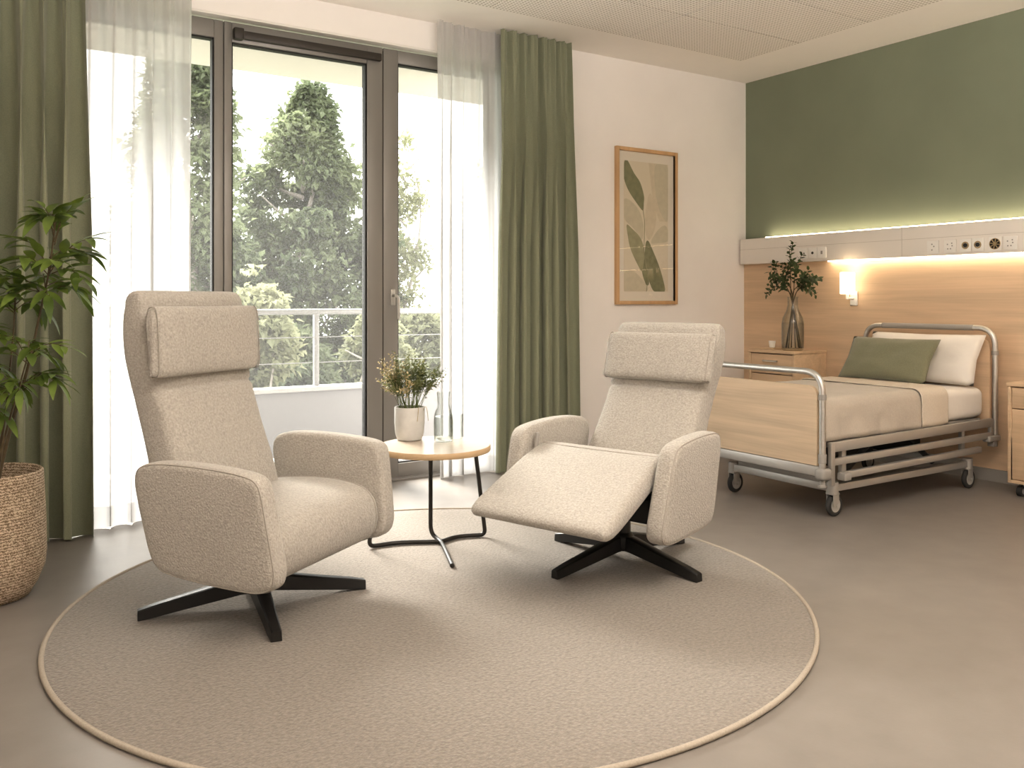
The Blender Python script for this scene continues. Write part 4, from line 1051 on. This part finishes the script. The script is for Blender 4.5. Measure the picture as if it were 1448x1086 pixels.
bl_ = thing('blanket', 'greige blanket with a cream turned-back band spread over the hospital bed', 'blanket', (4.2, 3.26, 0))
def cover(name, x0, x1, off, zlow, mat, seed, amp, par, yoff=0):
    """cloth laid over the mattress top and hanging down both long sides"""
    bm = bmesh.new(); nx = 44; e = off
    prof = []
    y0, y1 = MY0-e, MY1+e; zt = MZ1+e+.004; r = .05
    for k in range(7): prof.append((y0, zlow+(zt-r-zlow)*k/6))
    for k in range(1, 7): a = PI/2*k/6; prof.append((y0+r*(1-math.cos(a)), zt-r+r*math.sin(a)))
    for k in range(1, 24): prof.append((y0+r+(y1-y0-2*r)*k/24, zt))
    for k in range(0, 7): a = PI/2*(1-k/6); prof.append((y1-r*(1-math.cos(a)), zt-r+r*math.sin(a)))
    for k in range(1, 7): prof.append((y1, zt-r+(zlow-zt+r)*k/6))
    V = []
    for i in range(nx+1):
        x = x0+(x1-x0)*i/nx; row = []
        for (y, z) in prof:
            nz = noise.noise(Vector((x*4+seed, y*4, z*6)))+.6*noise.noise(Vector((x*10+seed, y*10, z*4)))
            hang = max(0, min(1, (zt-.05-z)/.12)); dy = 0
            s = -1 if y < (y0+y1)/2 else 1
            if z < zt-r: dy = s*(abs(amp*nz)*1.0+hang*.004*(1+math.sin(x*26+seed)))
            row.append(bm.verts.new((x-4.2, y+dy-3.26, z+(amp*(nz*.7+.35) if z > zt-r*.4 else 0))))
        V.append(row)
    for i in range(nx):
        for j in range(len(prof)-1): bm.faces.new((V[i][j], V[i][j+1], V[i+1][j+1], V[i+1][j]))
    # thickness
    o = finish(name, bm, mat, par, 180)
    md = o.modifiers.new('thick', 'SOLIDIFY'); md.thickness = .006; md.offset = 1
    return o
cover('blanket_body', MX0-.008, FX, .006, .392, 'blanket', 4, .009, bl_)
cover('turned_band', FX-.012, FX+.24, .016, .398, 'fold', 6, .004, bl_)

def pillow_at(name, label, cat, c, w, h, d, lean, mat, seed, yaw=0, ear=.06, roll=0):
    # cushion plane faces -x (towards the foot), leaning back towards the head
    m = Matrix.Rotation(-PI/2+yaw, 4, 'Z') @ Matrix.Rotation(lean, 4, 'X') @ Matrix.Rotation(roll, 4, 'Y')
    bm = bmesh.new(); pad(bm, w, h, d, m, ear=ear, wr=.012, seed=seed)
    o = finish(name, bm, mat, None, 180); o.location = c; tag(o, label, cat); return o
pillow_at('pillow', 'plump white pillow leaning on the headboard, behind the green cushion', 'pillow', (5.150, 3.235, .745), .76, .33, .13, math.radians(-25), 'linen', 2, ear=.05)
pillow_at('cushion', 'flat sage green rectangular cushion leaning on the white pillow', 'cushion', (4.955, 3.33, .735), .60, .31, .125, math.radians(-33), 'sage', 5, ear=.05)

# ------------------------------------------------------------------ lights
w = bpy.data.worlds.new('world'); S.world = w; w.use_nodes = True
bg = w.node_tree.nodes.get('Background') or w.node_tree.nodes.new('ShaderNodeBackground')
bg.inputs[0].default_value = (1.0, .985, .955, 1); bg.inputs[1].default_value = 4.8
wo = w.node_tree.nodes.get('World Output') or w.node_tree.nodes.new('ShaderNodeOutputWorld')
w.node_tree.links.new(bg.outputs[0], wo.inputs[0])
def area(name, loc, rot, sx, sy, power, col):
    l = bpy.data.lights.new(name, 'AREA'); l.shape = 'RECTANGLE'; l.size = sx; l.size_y = sy; l.energy = power; l.color = col
    o = bpy.data.objects.new(name, l); C.objects.link(o); o.location = loc; o.rotation_euler = rot; return o
sun = bpy.data.lights.new('sun', 'SUN'); sun.energy = 20; sun.angle = .50; sun.color = (1, .95, .88)
so = bpy.data.objects.new('sun', sun); C.objects.link(so); so.rotation_euler = (math.radians(-51), 0, math.radians(3))
area('room_fill', (1.6, .2, ZC-.03), (0, 0, 0), 3.0, 1.6, 5, (1, .95, .90))  # unseen fill added below the ceiling, no fixture there
area('bed_fill', (4.1, 1.4, ZC-.03), (0, 0, 0), 1.2, 1.2, 2, (1, .93, .86))  # second added fill, towards the bed, also without a fixture
area('upward_fill', (1.6, .7, 1.95), (PI, 0, 0), 2.6, 1.2, 250, (1, .955, .90))  # made-up unseen light aimed upward to brighten ceiling and walls
pl = bpy.data.lights.new('wall_lamp_light', 'POINT'); pl.energy = .9; pl.color = (1, .72, .42); pl.shadow_soft_size = .05
po = bpy.data.objects.new('wall_lamp_light', pl); C.objects.link(po); po.location = (XG-.096, 3.86, 1.33)

S.view_settings.view_transform = 'Standard'
S.view_settings.look = 'None'
S.view_settings.exposure = 0.12
S.view_settings.gamma = 0.93
S.cycles.max_bounces = 10; S.cycles.diffuse_bounces = 5; S.cycles.transparent_max_bounces = 16; S.cycles.sample_clamp_indirect = 6
S.cycles.use_denoising = True
